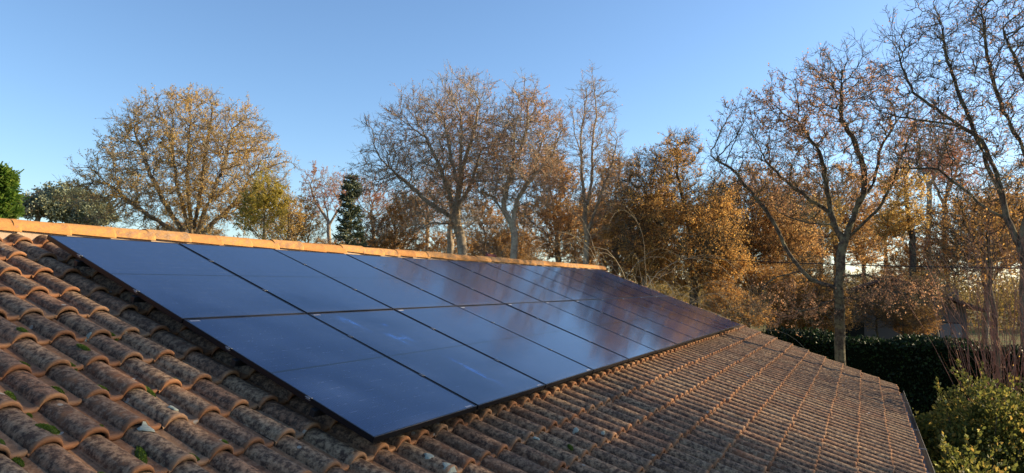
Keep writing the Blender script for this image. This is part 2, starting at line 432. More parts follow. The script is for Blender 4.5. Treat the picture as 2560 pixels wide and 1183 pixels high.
MOSS = [(-0.83, -1.49), (-0.81, -1.87), (-1.04, -1.79), (-1.0, -2.13), (-0.8, -2.16), (-1.21, -2.54), (-1.01, -2.54), (-1.02, -2.85), (-0.79, -2.97), (-1.2, -2.95), (-1.42, -2.59), (-1.41, -2.66), (-1.21, -2.13), (-1.2, -2.29), (-0.4, -1.51), (-0.63, -1.76), (-0.39, -2.19), (-0.56, -2.27), (-0.41, -2.79), (-0.17, -2.93), (-0.58, -2.98), (0.44, -3.52), (0.65, -3.69), (1.41, -3.89), (1.46, -4.0), (1.66, -4.01), (0.24, -3.69), (0.84, -3.95)]
for i, (x, y) in enumerate(MOSS):
    if i % 5: x = X0 + TP * round((x - 0.062 - X0) / TP) + 0.062 + rng.normal(0, .008)
    s = rng.uniform(0.55, 1.05)
    o = link("moss_tuft", mm[i % 4], roof, loc=slope((x, y, surf(x, y) - 0.002)) - HC, rot=(PITCH, 0, rng.normal(0, .3)))
    o.scale = (s * .85, s * rng.uniform(1.1, 2.0), s * .8)
m_lich, nt, p = mat("pale_lichen", 0.95, (0.42, 0.43, 0.37)); n = N(nt); n.bump(n.noise(n.obj(), 120, 4), 0.8, 0.004, p)
n.l(n.mix(n.noise(n.obj(), 60, 4), (0.20, 0.23, 0.17), (0.42, 0.43, 0.36)), p.inputs["Base Color"])
LICH = [(-0.59, -2.57, .028), (-0.82, -2.69, .036), (-0.48, -1.54, .02), (0.42, -3.73, .042), (0.42, -3.58, .026), (1.5, -3.8, .024), (1.41, -3.61, .018), (2.08, -3.88, .02), (2.29, -4.04, .016)]
for x, y, r0 in LICH:
    v, f = [], []
    for i in range(6):
        for s in range(16):
            a = s * math.tau / 16
            q = r0 * i / 5 * (1 + 0.18 * math.sin(3 * a + x * 9) + 0.1 * math.sin(5 * a))
            xx, yy = x + q * math.cos(a), y + q * math.sin(a) * 1.1
            h = (0.0035 if i < 5 else -0.004)
            v.append(slope((xx, yy, surf(xx, yy) + h)) - HC)
    for i in range(5):
        for s in range(16): f.append((i * 16 + s, i * 16 + 16 + s, i * 16 + 16 + (s + 1) % 16, i * 16 + (s + 1) % 16))
    link("lichen_crust", mesh("lichen_crust", v, f, m_lich, True), roof)

# a red clay fragment that lies on the ridge
m_red, _, _ = mat("dark_red_clay", 0.8, (0.13, 0.016, 0.014))
v = [(-.17, -.03, 0), (.13, -.06, 0), (.2, .05, 0), (-.1, .07, 0), (-.15, -.02, .05), (.1, -.04, .045), (.17, .04, .012), (-.09, .05, .075)]
sh = link("clay_fragment", mesh("clay_fragment", v, [(0, 3, 2, 1), (4, 5, 6, 7), (0, 1, 5, 4), (1, 2, 6, 5), (2, 3, 7, 6), (3, 0, 4, 7)], m_red), loc=(8.1, RIDGE_Y + 0.02, Z0 + 0.142))
thing(sh, "small dark red fragment of clay lying on the ridge tiles", "clay fragment")

# ------------------------------------------------------------------ solar panels
PW, PL, PX, PY = 1.132, 1.709, 1.15, 1.725
m_frame, nt, p = mat("black_anodised_frame", 0.38, (0.012, 0.012, 0.016), 0.6)
def glass_material(name, scuffed):
    m, nt, p = mat(name, 0.16, (0.01, 0.016, 0.04), spec=0.5); n = N(nt); o = n.obj()
    sx = n.n("ShaderNodeSeparateXYZ"); n.l(o, sx.inputs[0]); x, y = sx.outputs[0], sx.outputs[1]
    def lines(c, pitch_, w_):
        f = n.math('FRACT', n.math('DIVIDE', c, pitch_)); d_ = n.math('ABSOLUTE', n.math('SUBTRACT', f, 0.5))
        return n.math('GREATER_THAN', d_, 0.5 - w_ / pitch_ / 2)
    gx = lines(n.math('ADD', x, 0.006), 0.1855, 0.003); gy_ = lines(n.math('ADD', y, 0.007), 0.0942, 0.0065)
    bus = lines(x, 0.0185, 0.0011)
    half = n.math('LESS_THAN', n.math('ABSOLUTE', n.math('SUBTRACT', y, PL / 2)), 0.009)
    oi = n.n("ShaderNodeObjectInfo").outputs["Random"]
    ns = n.noise(o, 2.5, 4)
    c = n.mix(ns, (0.008, 0.021, 0.072), (0.016, 0.038, 0.118))
    c = n.mix(n.math('MULTIPLY', oi, 0.35), c, (0.022, 0.026, 0.05))
    c = n.mix(n.math('MULTIPLY', bus, 0.35), c, (0.10, 0.11, 0.14))
    strk = n.math('MULTIPLY', gy_, n.step(n.noise(o, 11.0, 5, 0.75), 0.45, 0.66))
    c = n.mix(n.math('MULTIPLY', strk, 0.62), c, (0.09, 0.12, 0.19))
    c = n.mix(n.math('MULTIPLY', gx, 0.8), c, (0.006, 0.008, 0.016))
    c = n.mix(half, c, (0.004, 0.004, 0.007))
    # dust: fine specks and a film that collects near the lower edge
    sp = n.noise(o, 95, 2, 0.5)
    c = n.mix(n.math('MULTIPLY', n.step(sp, 0.70, 0.78), 0.5), c, (0.30, 0.31, 0.34))
    film = n.math('MULTIPLY', n.step(y, 0.10, 0.0), n.noise(o, 8, 5))
    c = n.mix(n.math('MULTIPLY', film, 0.12), c, (0.30, 0.29, 0.28))
    if scuffed:
        mp = n.n("ShaderNodeMapping"); n.l(o, mp.inputs[0]); mp.inputs["Rotation"].default_value = (0, 0, rad(-12)); mp.inputs["Scale"].default_value = (1.0, 0.35, 1)
        f1 = n.noise(mp.outputs[0], 9, 6, 0.7, 0.6)
        def blob(cx, cy, rx, ry):
            dx = n.math('DIVIDE', n.math('SUBTRACT', x, cx), rx); dy = n.math('DIVIDE', n.math('SUBTRACT', y, cy), ry)
            return n.step(n.math('ADD', n.math('MULTIPLY', dx, dx), n.math('MULTIPLY', dy, dy)), 1.0, 0.0)
        e = n.math('MAXIMUM', n.math('MAXIMUM', blob(0.27, 1.45, .10, .22), blob(0.50, 1.12, .15, .17)), blob(0.62, 0.42, .05, .36))
        e = n.math('MAXIMUM', e, blob(0.62, 1.42, .05, .07))
        sm = n.math('MULTIPLY', n.step(f1, 0.44, 0.62), e)
        c = n.mix(n.math('MULTIPLY', sm, 0.5), c, (0.03, 0.13, 0.50))
    n.l(c, p.inputs["Base Color"])
    n.l(n.math('ADD', 0.06, n.math('MULTIPLY', n.noise(o, 6, 5), 0.07)), p.inputs["Roughness"])
    p.inputs["IOR"].default_value = 1.6
    return m
M['glass'] = glass_material("dark_blue_cell_glass", False)
M['glass2'] = glass_material("dark_blue_cell_glass_scuffed", True)
fr = B()
e = 0.011
fr.bbox((0, 0, -0.035), (PW, e, 0), 0.0012); fr.bbox((0, PL - e, -0.035), (PW, PL, 0), 0.0012)
fr.bbox((0, e, -0.035), (e, PL - e, -0.0003), 0.0012); fr.bbox((PW - e, e, -0.035), (PW, PL - e, -0.0003), 0.0012)
frame_me = fr.mesh("panel_frame", m_frame)
gb = B(); gb.box((e, e, -0.010), (PW - e, PL - e, -0.0022))
glass_me = gb.mesh("panel_glass", M['glass']); glass2_me = gb.mesh("panel_glass_scuffed", M['glass2'])
m_alu, _, _ = mat("bare_aluminium", 0.5, (0.26, 0.26, 0.27), 1.0)
m_clampb, _, _ = mat("black_clamp", 0.4, (0.02, 0.02, 0.022), 0.5)
cl = B()
def bolt(s, x, y, z0, z1, r=0.006):
    k = 8; ring = [(x + r * math.cos(i * math.tau / k), y + r * math.sin(i * math.tau / k)) for i in range(k)]
    s.add([(a, b, z0) for a, b in ring] + [(a, b, z1) for a, b in ring], [tuple(range(k, 2 * k))] + [(i, (i + 1) % k, k + (i + 1) % k, k + i) for i in range(k)])
cl.bbox((-0.015, -0.018, 0.0006), (-0.005, 0.018, 0.004), 0.0008); cl.bbox((0.005, -0.018, 0.0006), (0.015, 0.018, 0.004), 0.0008)
cl.box((-0.005, -0.018, -0.012), (0.005, 0.018, -0.009)); bolt(cl, 0, 0, -0.009, 0.001, 0.0045)
clamp_me = cl.mesh("clamp", m_alu)
st = B(); st.box((0, 0, 0), (0.075, 0.016, 0.0008)); m_stk, _, _ = mat("white_label_film", 0.5, (0.30, 0.31, 0.35))
stk_me = st.mesh("sticker", m_stk)
ORD = ["leftmost", "second from the left", "third from the left", "fourth from the left", "fifth from the left", "middle", "fifth from the right", "fourth from the right", "third from the right", "second from the right", "rightmost"]
for row in range(2):
    for cidx in range(11):
        x, y = cidx * PX + 0.008, -PY * (row + 1) + 0.012
        who = ORD[cidx]
        lab = f"black framed solar panel, {who} of the upper row beside the ridge" if row == 0 else f"black framed solar panel, {who} of the lower row above bare tiles"
        if row == 1 and cidx == 1: lab = "dark solar panel with bright blue scuff marks in the lower row"
        rt = root("solar_panel", slope((x, y, rng.normal(0, 0.0008))), lab, "solar panel", "solar panels on the tiled roof", rot=(PITCH + rng.normal(0, .0012), rng.normal(0, .0012), 0))
        link("frame", frame_me, rt)
        gl = link("glass", glass2_me if (row == 1 and cidx == 1) else glass_me, rt)
        if row == 1 and cidx == 1: gl["label"] = "dark cell glass with blue scuffs"
        for yy in (PL - 0.475, PL - 1.20):
            link("clamp", clamp_me, rt, loc=(PW + 0.009, yy, 0))
            if cidx == 0: link("clamp", clamp_me, rt, loc=(-0.009, yy, 0))
        if row == 1:
            link("sticker", stk_me, gl, loc=(0.03, PL - 0.035, -0.0020))
            if cidx < 3: link("sticker", stk_me, gl, loc=(PW - 0.12, 0.016, -0.0020))
rail = B(); rail.bbox((-0.02, -0.02, -0.040), (11 * PX + 0.10, 0.02, 0), 0.002)
rm_ = rail.mesh("mounting_rail", m_clampb)
for i, (y, wh) in enumerate(((-0.485, "nearest the ridge"), (-1.21, "under the lower half of the upper panels"), (-2.295, "under the upper half of the lower panels"), (-3.0, "nearest the eave"))):
    o = link("mounting_rail", rm_, None, slope((0, y, -0.0365)), (PITCH, 0, 0))
    thing(o, f"aluminium mounting rail {wh}, carrying solar panels", "rail", "rails under the solar panels")

# ------------------------------------------------------------------ tree making
def norm(v): return v / (np.linalg.norm(v, axis=-1, keepdims=True) + 1e-9)

def tubes(a, b, ra, rb, da, db):
    """frustums from a to b; returns verts, list of quad arrays"""
    V_, F_ = [], []; k0 = 0
    rm = np.maximum(ra, rb)
    for lo, hi, ns in ((0, 0.016, 3), (0.016, 0.06, 5), (0.06, 9, 9)):
        s = (rm >= lo) & (rm < hi)
        if not s.any(): continue
        def ring(c, r, d):
            ref = np.where(np.abs(d[:, 2:3]) < 0.93, np.array([[0, 0, 1.0]]), np.array([[1.0, 0, 0]]))
            u = norm(np.cross(d, ref)); w_ = np.cross(d, u)
            t = np.arange(ns) * math.tau / ns
            return c[:, None] + r[:, None, None] * (u[:, None] * np.cos(t)[None, :, None] + w_[:, None] * np.sin(t)[None, :, None])
        A, Bq = ring(a[s], ra[s], da[s]), ring(b[s], rb[s], db[s])
        n_ = A.shape[0]
        V_.append(np.concatenate([A, Bq], 1).reshape(-1, 3))
        base = (k0 + np.arange(n_) * 2 * ns)[:, None]
        i = np.arange(ns)[None]; j = (i + 1) % ns
        F_.append(np.stack([base + i, base + j, base + ns + j, base + ns + i], -1).reshape(-1, 4))
        k0 += n_ * 2 * ns
    return np.concatenate(V_), np.concatenate(F_)

def colonise(lines, attr, step, kill, infl, up, r, jit=0.14, maxn=14000, iters=260):
    pos = np.zeros((maxn, 3)); par = np.full(maxn, -1, int); kids = np.zeros(maxn, int); n_ = 0
    for ln in lines:
        ln = np.asarray(ln, float); seg = []
        for i in range(len(ln) - 1):
            k = max(1, int(np.linalg.norm(ln[i + 1] - ln[i]) / step))
            for t in range(k): seg.append(ln[i] + (ln[i + 1] - ln[i]) * t / k)
        seg.append(ln[-1]); seg = np.array(seg)
        w_ = np.cumsum(r.normal(0, step * 0.10, seg.shape), 0); w_ -= np.linspace(0, 1, len(seg))[:, None] * w_[-1] * 0.8
        w_[0] = 0; seg = seg + w_
        if n_ == 0: last = -1; st_ = 0
        else:
            dd = np.linalg.norm(pos[:n_] - seg[0], axis=1); last = int(dd.argmin()); st_ = 1 if dd.min() < step * .6 else 0
        for q in seg[st_:]:
            pos[n_] = q; par[n_] = last
            if last >= 0: kids[last] += 1
            last = n_; n_ += 1
    A = np.asarray(attr, float)
    A = A.astype(np.float32); near = np.zeros(len(A), int); dist = np.full(len(A), 1e9, np.float32)
    def upd(i0, i1):
        nonlocal near, dist
        for c0 in range(i0, i1, 400):
            P = (pos[c0:min(i1, c0 + 400)]).astype(np.float32)
            D = (P ** 2).sum(1)[None] - 2 * (A @ P.T); k = D.argmin(1); dm_ = np.sqrt(((A - P[k]) ** 2).sum(1))
            s = dm_ < dist; near[s] = c0 + k[s]; dist[s] = dm_[s]
    upd(0, n_)
    for it in range(iters):
        keep = dist > kill
        A, near, dist = A[keep], near[keep], dist[keep]
        act = dist < infl
        if not act.any(): break
        idx = near[act]; dv = norm(A[act] - pos[idx])
        acc = np.zeros((n_, 3)); np.add.at(acc, idx, dv)
        u = np.unique(idx); u = u[kids[u] < 4]
        if len(u) == 0: break
        dr = norm(norm(acc[u]) + np.array([0, 0, up]) + r.normal(0, jit, (len(u), 3)))
        if n_ + len(u) >= maxn: break
        i0 = n_
        pos[n_:n_ + len(u)] = pos[u] + dr * step; par[n_:n_ + len(u)] = u; kids[u] += 1; n_ += len(u)
        upd(i0, n_)
    return pos[:n_], par[:n_]

def tree_meshes(name, base, lines, attr, R0, bark, leaf, step=0.3, kill=0.45, infl=6, up=0.05, seed=1, tip=0.007,
                twigs=2.0, twig_len=0.45, leaves=3.0, lsize=0.08, lmix=(0.5, 0.25), cut=0.022, leafprob=None, clump=0.0, droop=0.0, twig_r=0.004, patchy=0.6):
    r = np.random.default_rng(seed)
    pos, par = colonise(lines, attr, step * .82, kill * .66, infl, up, r, maxn=24000)
    n_ = len(pos)
    tips = np.zeros(n_); ch = np.bincount(par[par >= 0], minlength=n_); tips[ch == 0] = 1
    for i in range(n_ - 1, 0, -1):
        if par[i] >= 0: tips[par[i]] += tips[i]
    pw = math.log(R0 / tip) / math.log(max(3, tips[0]))
    rad_ = tip * np.maximum(tips, 1) ** pw
    # smooth positions a little
    for _ in range(2):
        q = pos.copy(); c_ = np.zeros((n_, 3)); np.add.at(c_, par[1:], pos[1:]); k = ch > 0
        k[0] = False
        q[k] = 0.5 * pos[k] + 0.25 * pos[par[k]] + 0.25 * (c_[k] / ch[k][:, None]); pos = q
    pos = pos - base
    e = np.arange(1, n_); pa = par[e]
    d = np.zeros((n_, 3)); d[e] = norm(pos[e] - pos[pa]); d[0] = (0, 0, 1)
    mainc = np.full(n_, -1); order = e[np.argsort(rad_[e])]; mainc[par[order]] = order
    dn = d.copy(); k = mainc >= 0; dn[k] = norm(d[k] + d[mainc[k]])
    ismain = mainc[pa] == e
    ra = np.where(ismain, rad_[pa], np.minimum(rad_[pa], rad_[e] * 1.25)); da = np.where(ismain[:, None], dn[pa], d[e])
    # root flare
    fl = 1 + 0.45 * np.exp(-np.maximum(pos[:, 2], 0) / 0.35)
    ra = ra * fl[pa]; rb = rad_[e] * fl[e]
    big = rb >= cut
    tv_, tf_ = tubes(pos[pa][big], pos[e][big], ra[big], rb[big], da[big], dn[e][big])
    trunk = mesh(name + "_trunk", tv_, tf_, bark, True)
    sm = ~big
    cv, cf = tubes(pos[pa][sm], pos[e][sm], ra[sm], rb[sm], da[sm], dn[e][sm]) if sm.any() else (np.zeros((0, 3)), np.zeros((0, 4), int))
    # twigs: branchlets and their side twigs
    cand = np.where(rad_ < tip * 3.4)[0]; cand = cand[cand > 0]
    cnt = r.poisson(twigs, len(cand)); src = np.repeat(cand, cnt); t0 = pos[src] + (pos[par[src]] - pos[src]) * r.random(len(src))[:, None]
    td = norm(d[src] * 0.9 + r.normal(0, 0.42, (len(src), 3)) + np.array([0, 0, 0.28 - droop]))
    tl = twig_len * r.uniform(0.5, 1.3, len(src))
    mid = t0 + td * (tl * 0.5)[:, None]; td2 = norm(td + r.normal(0, 0.3, td.shape) + np.array([0, 0, 0.12 - droop])); end = mid + td2 * (tl * 0.5)[:, None]
    k2 = np.repeat(np.arange(len(src)), 3); tt = r.uniform(.2, .95, len(k2))[:, None]
    q0 = np.where(tt < .5, t0[k2] + (mid - t0)[k2] * tt * 2, mid[k2] + (end - mid)[k2] * (tt * 2 - 1))
    qd = norm(td2[k2] * .9 + r.normal(0, .42, (len(k2), 3))); ql = tl[k2] * r.uniform(.25, .6, len(k2)); q1 = q0 + qd * ql[:, None]
    if len(src):
        one = np.ones(len(src)); on2 = np.ones(len(k2))
        w1, f1 = tubes(t0, mid, twig_r * 1.25 * one, twig_r * one, td, td2); w2, f2 = tubes(mid, end, twig_r * one, twig_r * .6 * one, td2, td2)
        w3, f3 = tubes(q0, q1, twig_r * .75 * on2, twig_r * .5 * on2, qd, qd)
        vs, fs = [cv, w1, w2, w3], [cf, f1 + len(cv), f2 + len(cv) + len(w1), f3 + len(cv) + len(w1) + len(w2)]
        t0 = np.concatenate([t0, q0]); end = np.concatenate([end, q1]); mid = np.concatenate([mid, (q0 + q1) / 2]); td2 = np.concatenate([td2, qd]); src = np.concatenate([src, src[k2]])
    else: vs, fs = [cv], [cf]
    nb = sum(len(v) for v in vs); nfb = sum(len(f) for f in fs)
    lv = [np.full(nb, 0.5)]
    # leaves: clusters along the twigs
    wgt = np.full(len(src), leaves * .62)
    q_ = t0 + base; ph = r.random(6) * 6
    cl_ = np.sin(q_[:, 0] * 1.9 + ph[0] + 1.1 * np.sin(q_[:, 2] * 1.3 + ph[3])) + np.sin(q_[:, 1] * 1.9 + ph[1] + 1.1 * np.sin(q_[:, 0] * 1.2 + ph[4])) + np.sin(q_[:, 2] * 2.1 + ph[2] + 1.1 * np.sin(q_[:, 1] * 1.4 + ph[5]))
    wgt = wgt * np.clip(0.95 + patchy * cl_, 0.05, 3)
    if leafprob is not None: wgt = wgt * leafprob(t0 + base, r)
    lc = r.poisson(np.maximum(wgt * 1.5, 0)); s2 = np.repeat(np.arange(len(src)), lc); nlv = len(s2)
    if nlv:
        t = r.random(nlv)[:, None]
        c0 = np.where(t < .5, t0[s2] + (mid - t0)[s2] * t * 2, mid[s2] + (end - mid)[s2] * (t * 2 - 1)) + r.normal(0, 0.02 + clump, (nlv, 3))
        ld = norm(td2[s2] * .5 + r.normal(0, .7, (nlv, 3)) + np.array([0, 0, -.25])); lw = norm(np.cross(ld, r.normal(0, 1, (nlv, 3))))
        sz = lsize * .78 * r.uniform(.6, 1.3, nlv)[:, None]
        nr_ = np.cross(ld, lw)
        P = np.stack([c0, c0 + ld * sz * .5 + lw * sz * .32 + nr_ * sz * .08, c0 + ld * sz, c0 + ld * sz * .5 - lw * sz * .32 + nr_ * sz * .08], 1).reshape(-1, 3)
        F = (np.arange(nlv) * 4)[:, None] + np.arange(4)[None] + nb
        vs.append(P); fs.append(F)
        tone = r.normal(0, 1, len(src))[s2] * 0.5 + r.normal(0, 1, nlv) * 0.6
        lv.append(np.repeat(np.clip(lmix[0] + lmix[1] * tone, 0, 1), 4))
    fm = np.concatenate([np.zeros(nfb, int), np.ones(nlv, int)])
    crown = mesh(name + "_crown", np.concatenate(vs), np.concatenate(fs), [bark, leaf], False, fmat=fm, attr={"lv": np.concatenate(lv)})
    return trunk, crown

def blobs(specs, n_, r, shell=0.45):
    """points in a union of ellipsoids given as (px, py, dist, rx px, ry px, depth m)"""
    vol = np.array([s[3] * s[4] * s[5] for s in specs], float); out = []
    for s, k in zip(specs, (vol / vol.sum() * n_).astype(int)):
        c = at(s[0], s[1], s[2]); m_ = s[2] / 1707 * 1.05
        v = norm(r.normal(0, 1, (k, 3))); ph = r.random(6) * 6
        lobe = 1 + 0.15 * np.sin(4 * v[:, 0] + ph[0]) * np.sin(4 * v[:, 1] + ph[1]) + 0.16 * np.sin(7 * v[:, 2] + ph[2] + 2 * v[:, 0]) * np.sin(6 * v[:, 0] + ph[3])
        v = v * (r.random(k)[:, None] ** (shell)) * lobe[:, None]
        hol = norm(r.normal(0, 1, (7, 3))) * r.uniform(.3, .9, (7, 1)); hr = r.uniform(.12, .30, 7)
        v = v[(np.linalg.norm(v[:, None] - hol[None], axis=2) > hr[None]).all(1)]
        fw = (c - CAM); fw[2] = 0; fw = norm(fw); rt = np.array([fw[1], -fw[0], 0])
        out.append(c + v[:, :1] * rt * s[3] * m_ + v[:, 1:2] * fw * s[5] + v[:, 2:] * np.array([0, 0, 1]) * s[4] * m_)
    return np.concatenate(out)

def groundpt(px, d): 
    q = at(px, 700, d); q[2] = 0.0; return q

def line(d, pts, base=None):
    """polyline through photo pixels; a third number is extra depth in metres"""
    out = [] if base is None else [base]
    for p_ in pts: out.append(at(p_[0], p_[1], d + (p_[2] if len(p_) > 2 else 0)))
    return np.array(out)

PROTO = {}
def tree(name, label, cat, group, px, d, specs, n_attr, R0, bark, leaf, guides=None, seed=1, shell=.45, proto=None, **kw):
    base = groundpt(px, d); r = np.random.default_rng(seed + 100)
    A = blobs(specs, int(n_attr * 2.3), r, shell); A = A[A[:, 2] > 0.4]
    if guides is None:
        s = specs[0]; c = at(s[0], s[1] + s[4] * .55, s[2])
        guides = [np.array([base, base * .55 + c * .45 + r.normal(0, .15, 3), c])]
    else:
        guides = [line(d, g_, base if i == 0 else None) for i, g_ in enumerate(guides)]
    tr, cr = tree_meshes(name, base, guides, A, R0, bark, leaf, seed=seed, **kw)
    o = root(name, base, label, cat, group)
    link("trunk", tr, o); link("crown", cr, o)
    if proto: PROTO[proto] = (tr, cr)
    return o

def tree_copy(proto, name, label, cat, group, px, d, s, rz, sz=1.0):
    tr, cr = PROTO[proto]
    o = root(name, groundpt(px, d), label, cat, group, (0, 0, rz)); o.scale = (s, s, s * sz)
    link("trunk", tr, o); link("crown", cr, o)
    return o
WOOD = "trees around the garden"

#TREES
# big spreading tree on the left
def p_left(P, r): return np.where(P[:, 2] > 0, 1.0, 1.0) * np.clip(r.normal(1, .5, len(P)), 0, 3)
tree("broad_tree", "broad many stemmed tree with thin golden leaves left of the ridge", "tree", WOOD, 485, 45,
     [(475, 440, 45, 195, 155, 5.5), (490, 315, 45, 105, 80, 3.5), (290, 480, 45, 95, 85, 3), (640, 450, 45, 75, 110, 3), (380, 330, 45, 80, 60, 3), (610, 330, 45, 60, 60, 3)],
     4200, 0.30, M['bark'], L['gold'], [[(482, 625), (480, 560), (470, 450), (478, 300)], [(480, 610), (430, 530), (370, 430), (340, 340)], [(480, 610), (520, 520), (560, 420), (580, 320)], [(480, 600), (380, 540), (290, 470)], [(482, 600), (570, 530), (640, 430)], [(478, 585), (440, 470), (430, 330)], [(482, 580), (505, 460), (530, 300)]],
     seed=3, step=.36, kill=.5, twigs=1.5, leaves=2.2, lsize=0.105, lmix=(.55, .25), twig_r=.007, tip=.011, twig_len=.6)
tree("bushy_tree", "bushy yellow green young tree right of the broad golden tree", "tree", WOOD, 662, 38,
     [(662, 530, 38, 55, 75, 1.6), (655, 470, 38, 28, 45, 1)], 700, 0.12, M['bark'], L['yellowgreen'], seed=4, step=.3, kill=.42, twigs=2.4, leaves=4.2, lsize=0.1, lmix=(.45, .25), proto='bushy')
tree("bushy_tree", "small bushy tree with orange leaves between yellow tree and pinkish tree", "tree", WOOD, 722, 40,
     [(722, 555, 40, 48, 65, 1.5), (708, 505, 40, 25, 35, 1)], 600, 0.11, M['bark'], L['gold'], seed=5, step=.3, kill=.42, twigs=2.2, leaves=2.4, lsize=0.1, lmix=(.5, .25), proto='orangebush')
# pinkish feathery trees
tree("slender_tree", "slender tree with a pinkish feathery crown left of the conifer", "tree", WOOD, 818, 58,
     [(812, 470, 58, 58, 45, 2.2), (790, 500, 58, 35, 50, 2), (845, 490, 58, 35, 45, 2)], 1100, 0.17, M['barkpale'], L['red'], [[(822, 640), (820, 560), (808, 500)], [(820, 570), (850, 520), (860, 470)], [(815, 545), (785, 500), (775, 460)]],
     seed=6, step=.36, kill=.5, twigs=1.5, leaves=2.4, lsize=0.1, lmix=(.55, .2), twig_r=.008, tip=.011, proto='feather')
tree("slender_tree", "slender reddish tree just right of the conifer", "tree", WOOD, 935, 60,
     [(930, 500, 60, 50, 55, 2.2), (960, 520, 60, 40, 55, 2), (905, 465, 60, 25, 20, 1.5)], 1000, 0.17, M['barkpale'], L['red'], seed=7, step=.36, kill=.5, twigs=1.5, leaves=2.4, lsize=0.1, lmix=(.5, .2), twig_r=.008, tip=.011)
tree("bushy_tree", "brown leaved bushy tree between the conifer and the oak", "tree", WOOD, 1000, 44,
     [(985, 590, 44, 75, 60, 2.5), (1020, 560, 44, 55, 75, 2.5), (950, 600, 44, 50, 50, 2)], 1300, 0.14, M['bark'], L['ochre'], seed=8, step=.32, kill=.42, twigs=2.6, leaves=2.8, lsize=.10, lmix=(.35, .22), twig_r=.006, proto='brush')
# the great oak in the middle
def p_oak(P, r):
    hot = np.exp(-(((P - at(1195, 390, 33)) / np.array([1.6, 1.6, 2.0])) ** 2).sum(1))
    return np.clip(0.75 + 3.2 * hot, 0, 4)
tree("oak_tree", "tall spreading oak with two trunks and thin pinkish leaves in the middle", "tree", WOOD, 1160, 33,
     [(1120, 400, 33, 190, 150, 4.2), (1160, 280, 33, 85, 90, 3), (960, 420, 33, 75, 65, 2.5), (1055, 300, 33, 70, 65, 2.5), (1190, 400, 33, 70, 80, 2.5), (1110, 540, 33, 120, 50, 2.5)],
     3900, 0.235, M['barkpale'], L['pinkbrown'], [[(1160, 640), (1150, 590), (1137, 545), (1146, 478), (1148, 396), (1150, 290)], [(1137, 548), (1072, 504), (1040, 472), (985, 430)], [(1140, 530), (1105, 440), (1060, 340)], [(1142, 515), (1180, 450), (1205, 370)], [(1146, 470), (1120, 380), (1110, 300)], [(1148, 430), (1185, 340), (1200, 260)], [(1140, 560), (1085, 555), (1030, 590)]],
     seed=11, step=.28, kill=.40, twigs=1.5, leaves=1.0, lsize=0.085, lmix=(.5, .22), leafprob=p_oak, twig_r=.006, tip=.0085, twig_len=.5)
tree("pale_tree", "pale double trunk standing behind the spreading oak", "tree", WOOD, 1128, 37,
     [(1120, 480, 37, 70, 90, 2.5), (1090, 430, 37, 60, 60, 2)], 600, 0.18, M['barkpale'], L['pinkbrown'], [[(1128, 640), (1131, 590), (1138, 530), (1120, 450)], [(1132, 600), (1145, 560), (1150, 500)]], seed=12, step=.34, kill=.5, twigs=1.0, leaves=0.5, lsize=.1, twig_r=.006)
tree("curved_oak", "oak with a curved forking trunk right of the spreading oak", "tree", WOOD, 1280, 31,
     [(1310, 400, 31, 105, 130, 3.2), (1310, 270, 31, 60, 65, 2.2), (1365, 340, 31, 60, 75, 2.5), (1270, 330, 31, 45, 70, 2.2), (1240, 470, 31, 60, 60, 2)],
     2300, 0.165, M['barkpale'], L['pinkbrown'], [[(1278, 640), (1279, 570), (1257, 528), (1230, 490), (1190, 475)], [(1279, 568), (1283, 531), (1292, 500), (1327, 446), (1338, 383), (1365, 330)], [(1257, 528), (1268, 470), (1287, 401), (1290, 300)], [(1330, 440), (1375, 400), (1395, 350)], [(1289, 395), (1315, 320), (1320, 250)]],
     seed=13, step=.27, kill=.38, twigs=1.5, leaves=1.05, lsize=0.08, lmix=(.5, .22), twig_r=.006, tip=.008)
tree("poplar_tree", "tall slim nearly bare tree rising left of the rust coloured oaks", "tree", WOOD, 1468, 33,
     [(1480, 300, 33, 62, 105, 2), (1480, 220, 33, 32, 55, 1.3), (1490, 420, 33, 85, 95, 2.4), (1500, 520, 33, 80, 70, 2.2)], 1500, 0.14, M['barkpale'], L['pinkbrown'],
     [[(1469, 650), (1468, 589), (1466, 508), (1457, 419), (1457, 320), (1470, 230)], [(1467, 520), (1479, 437), (1484, 352), (1493, 284), (1482, 195)], [(1468, 580), (1500, 490), (1530, 410), (1545, 340)], [(1458, 410), (1440, 340), (1432, 290)]],
     seed=14, step=.27, kill=.4, up=.22, twigs=1.1, leaves=0.4, lsize=0.075, lmix=(.45, .22), twig_r=.006, tip=.007)
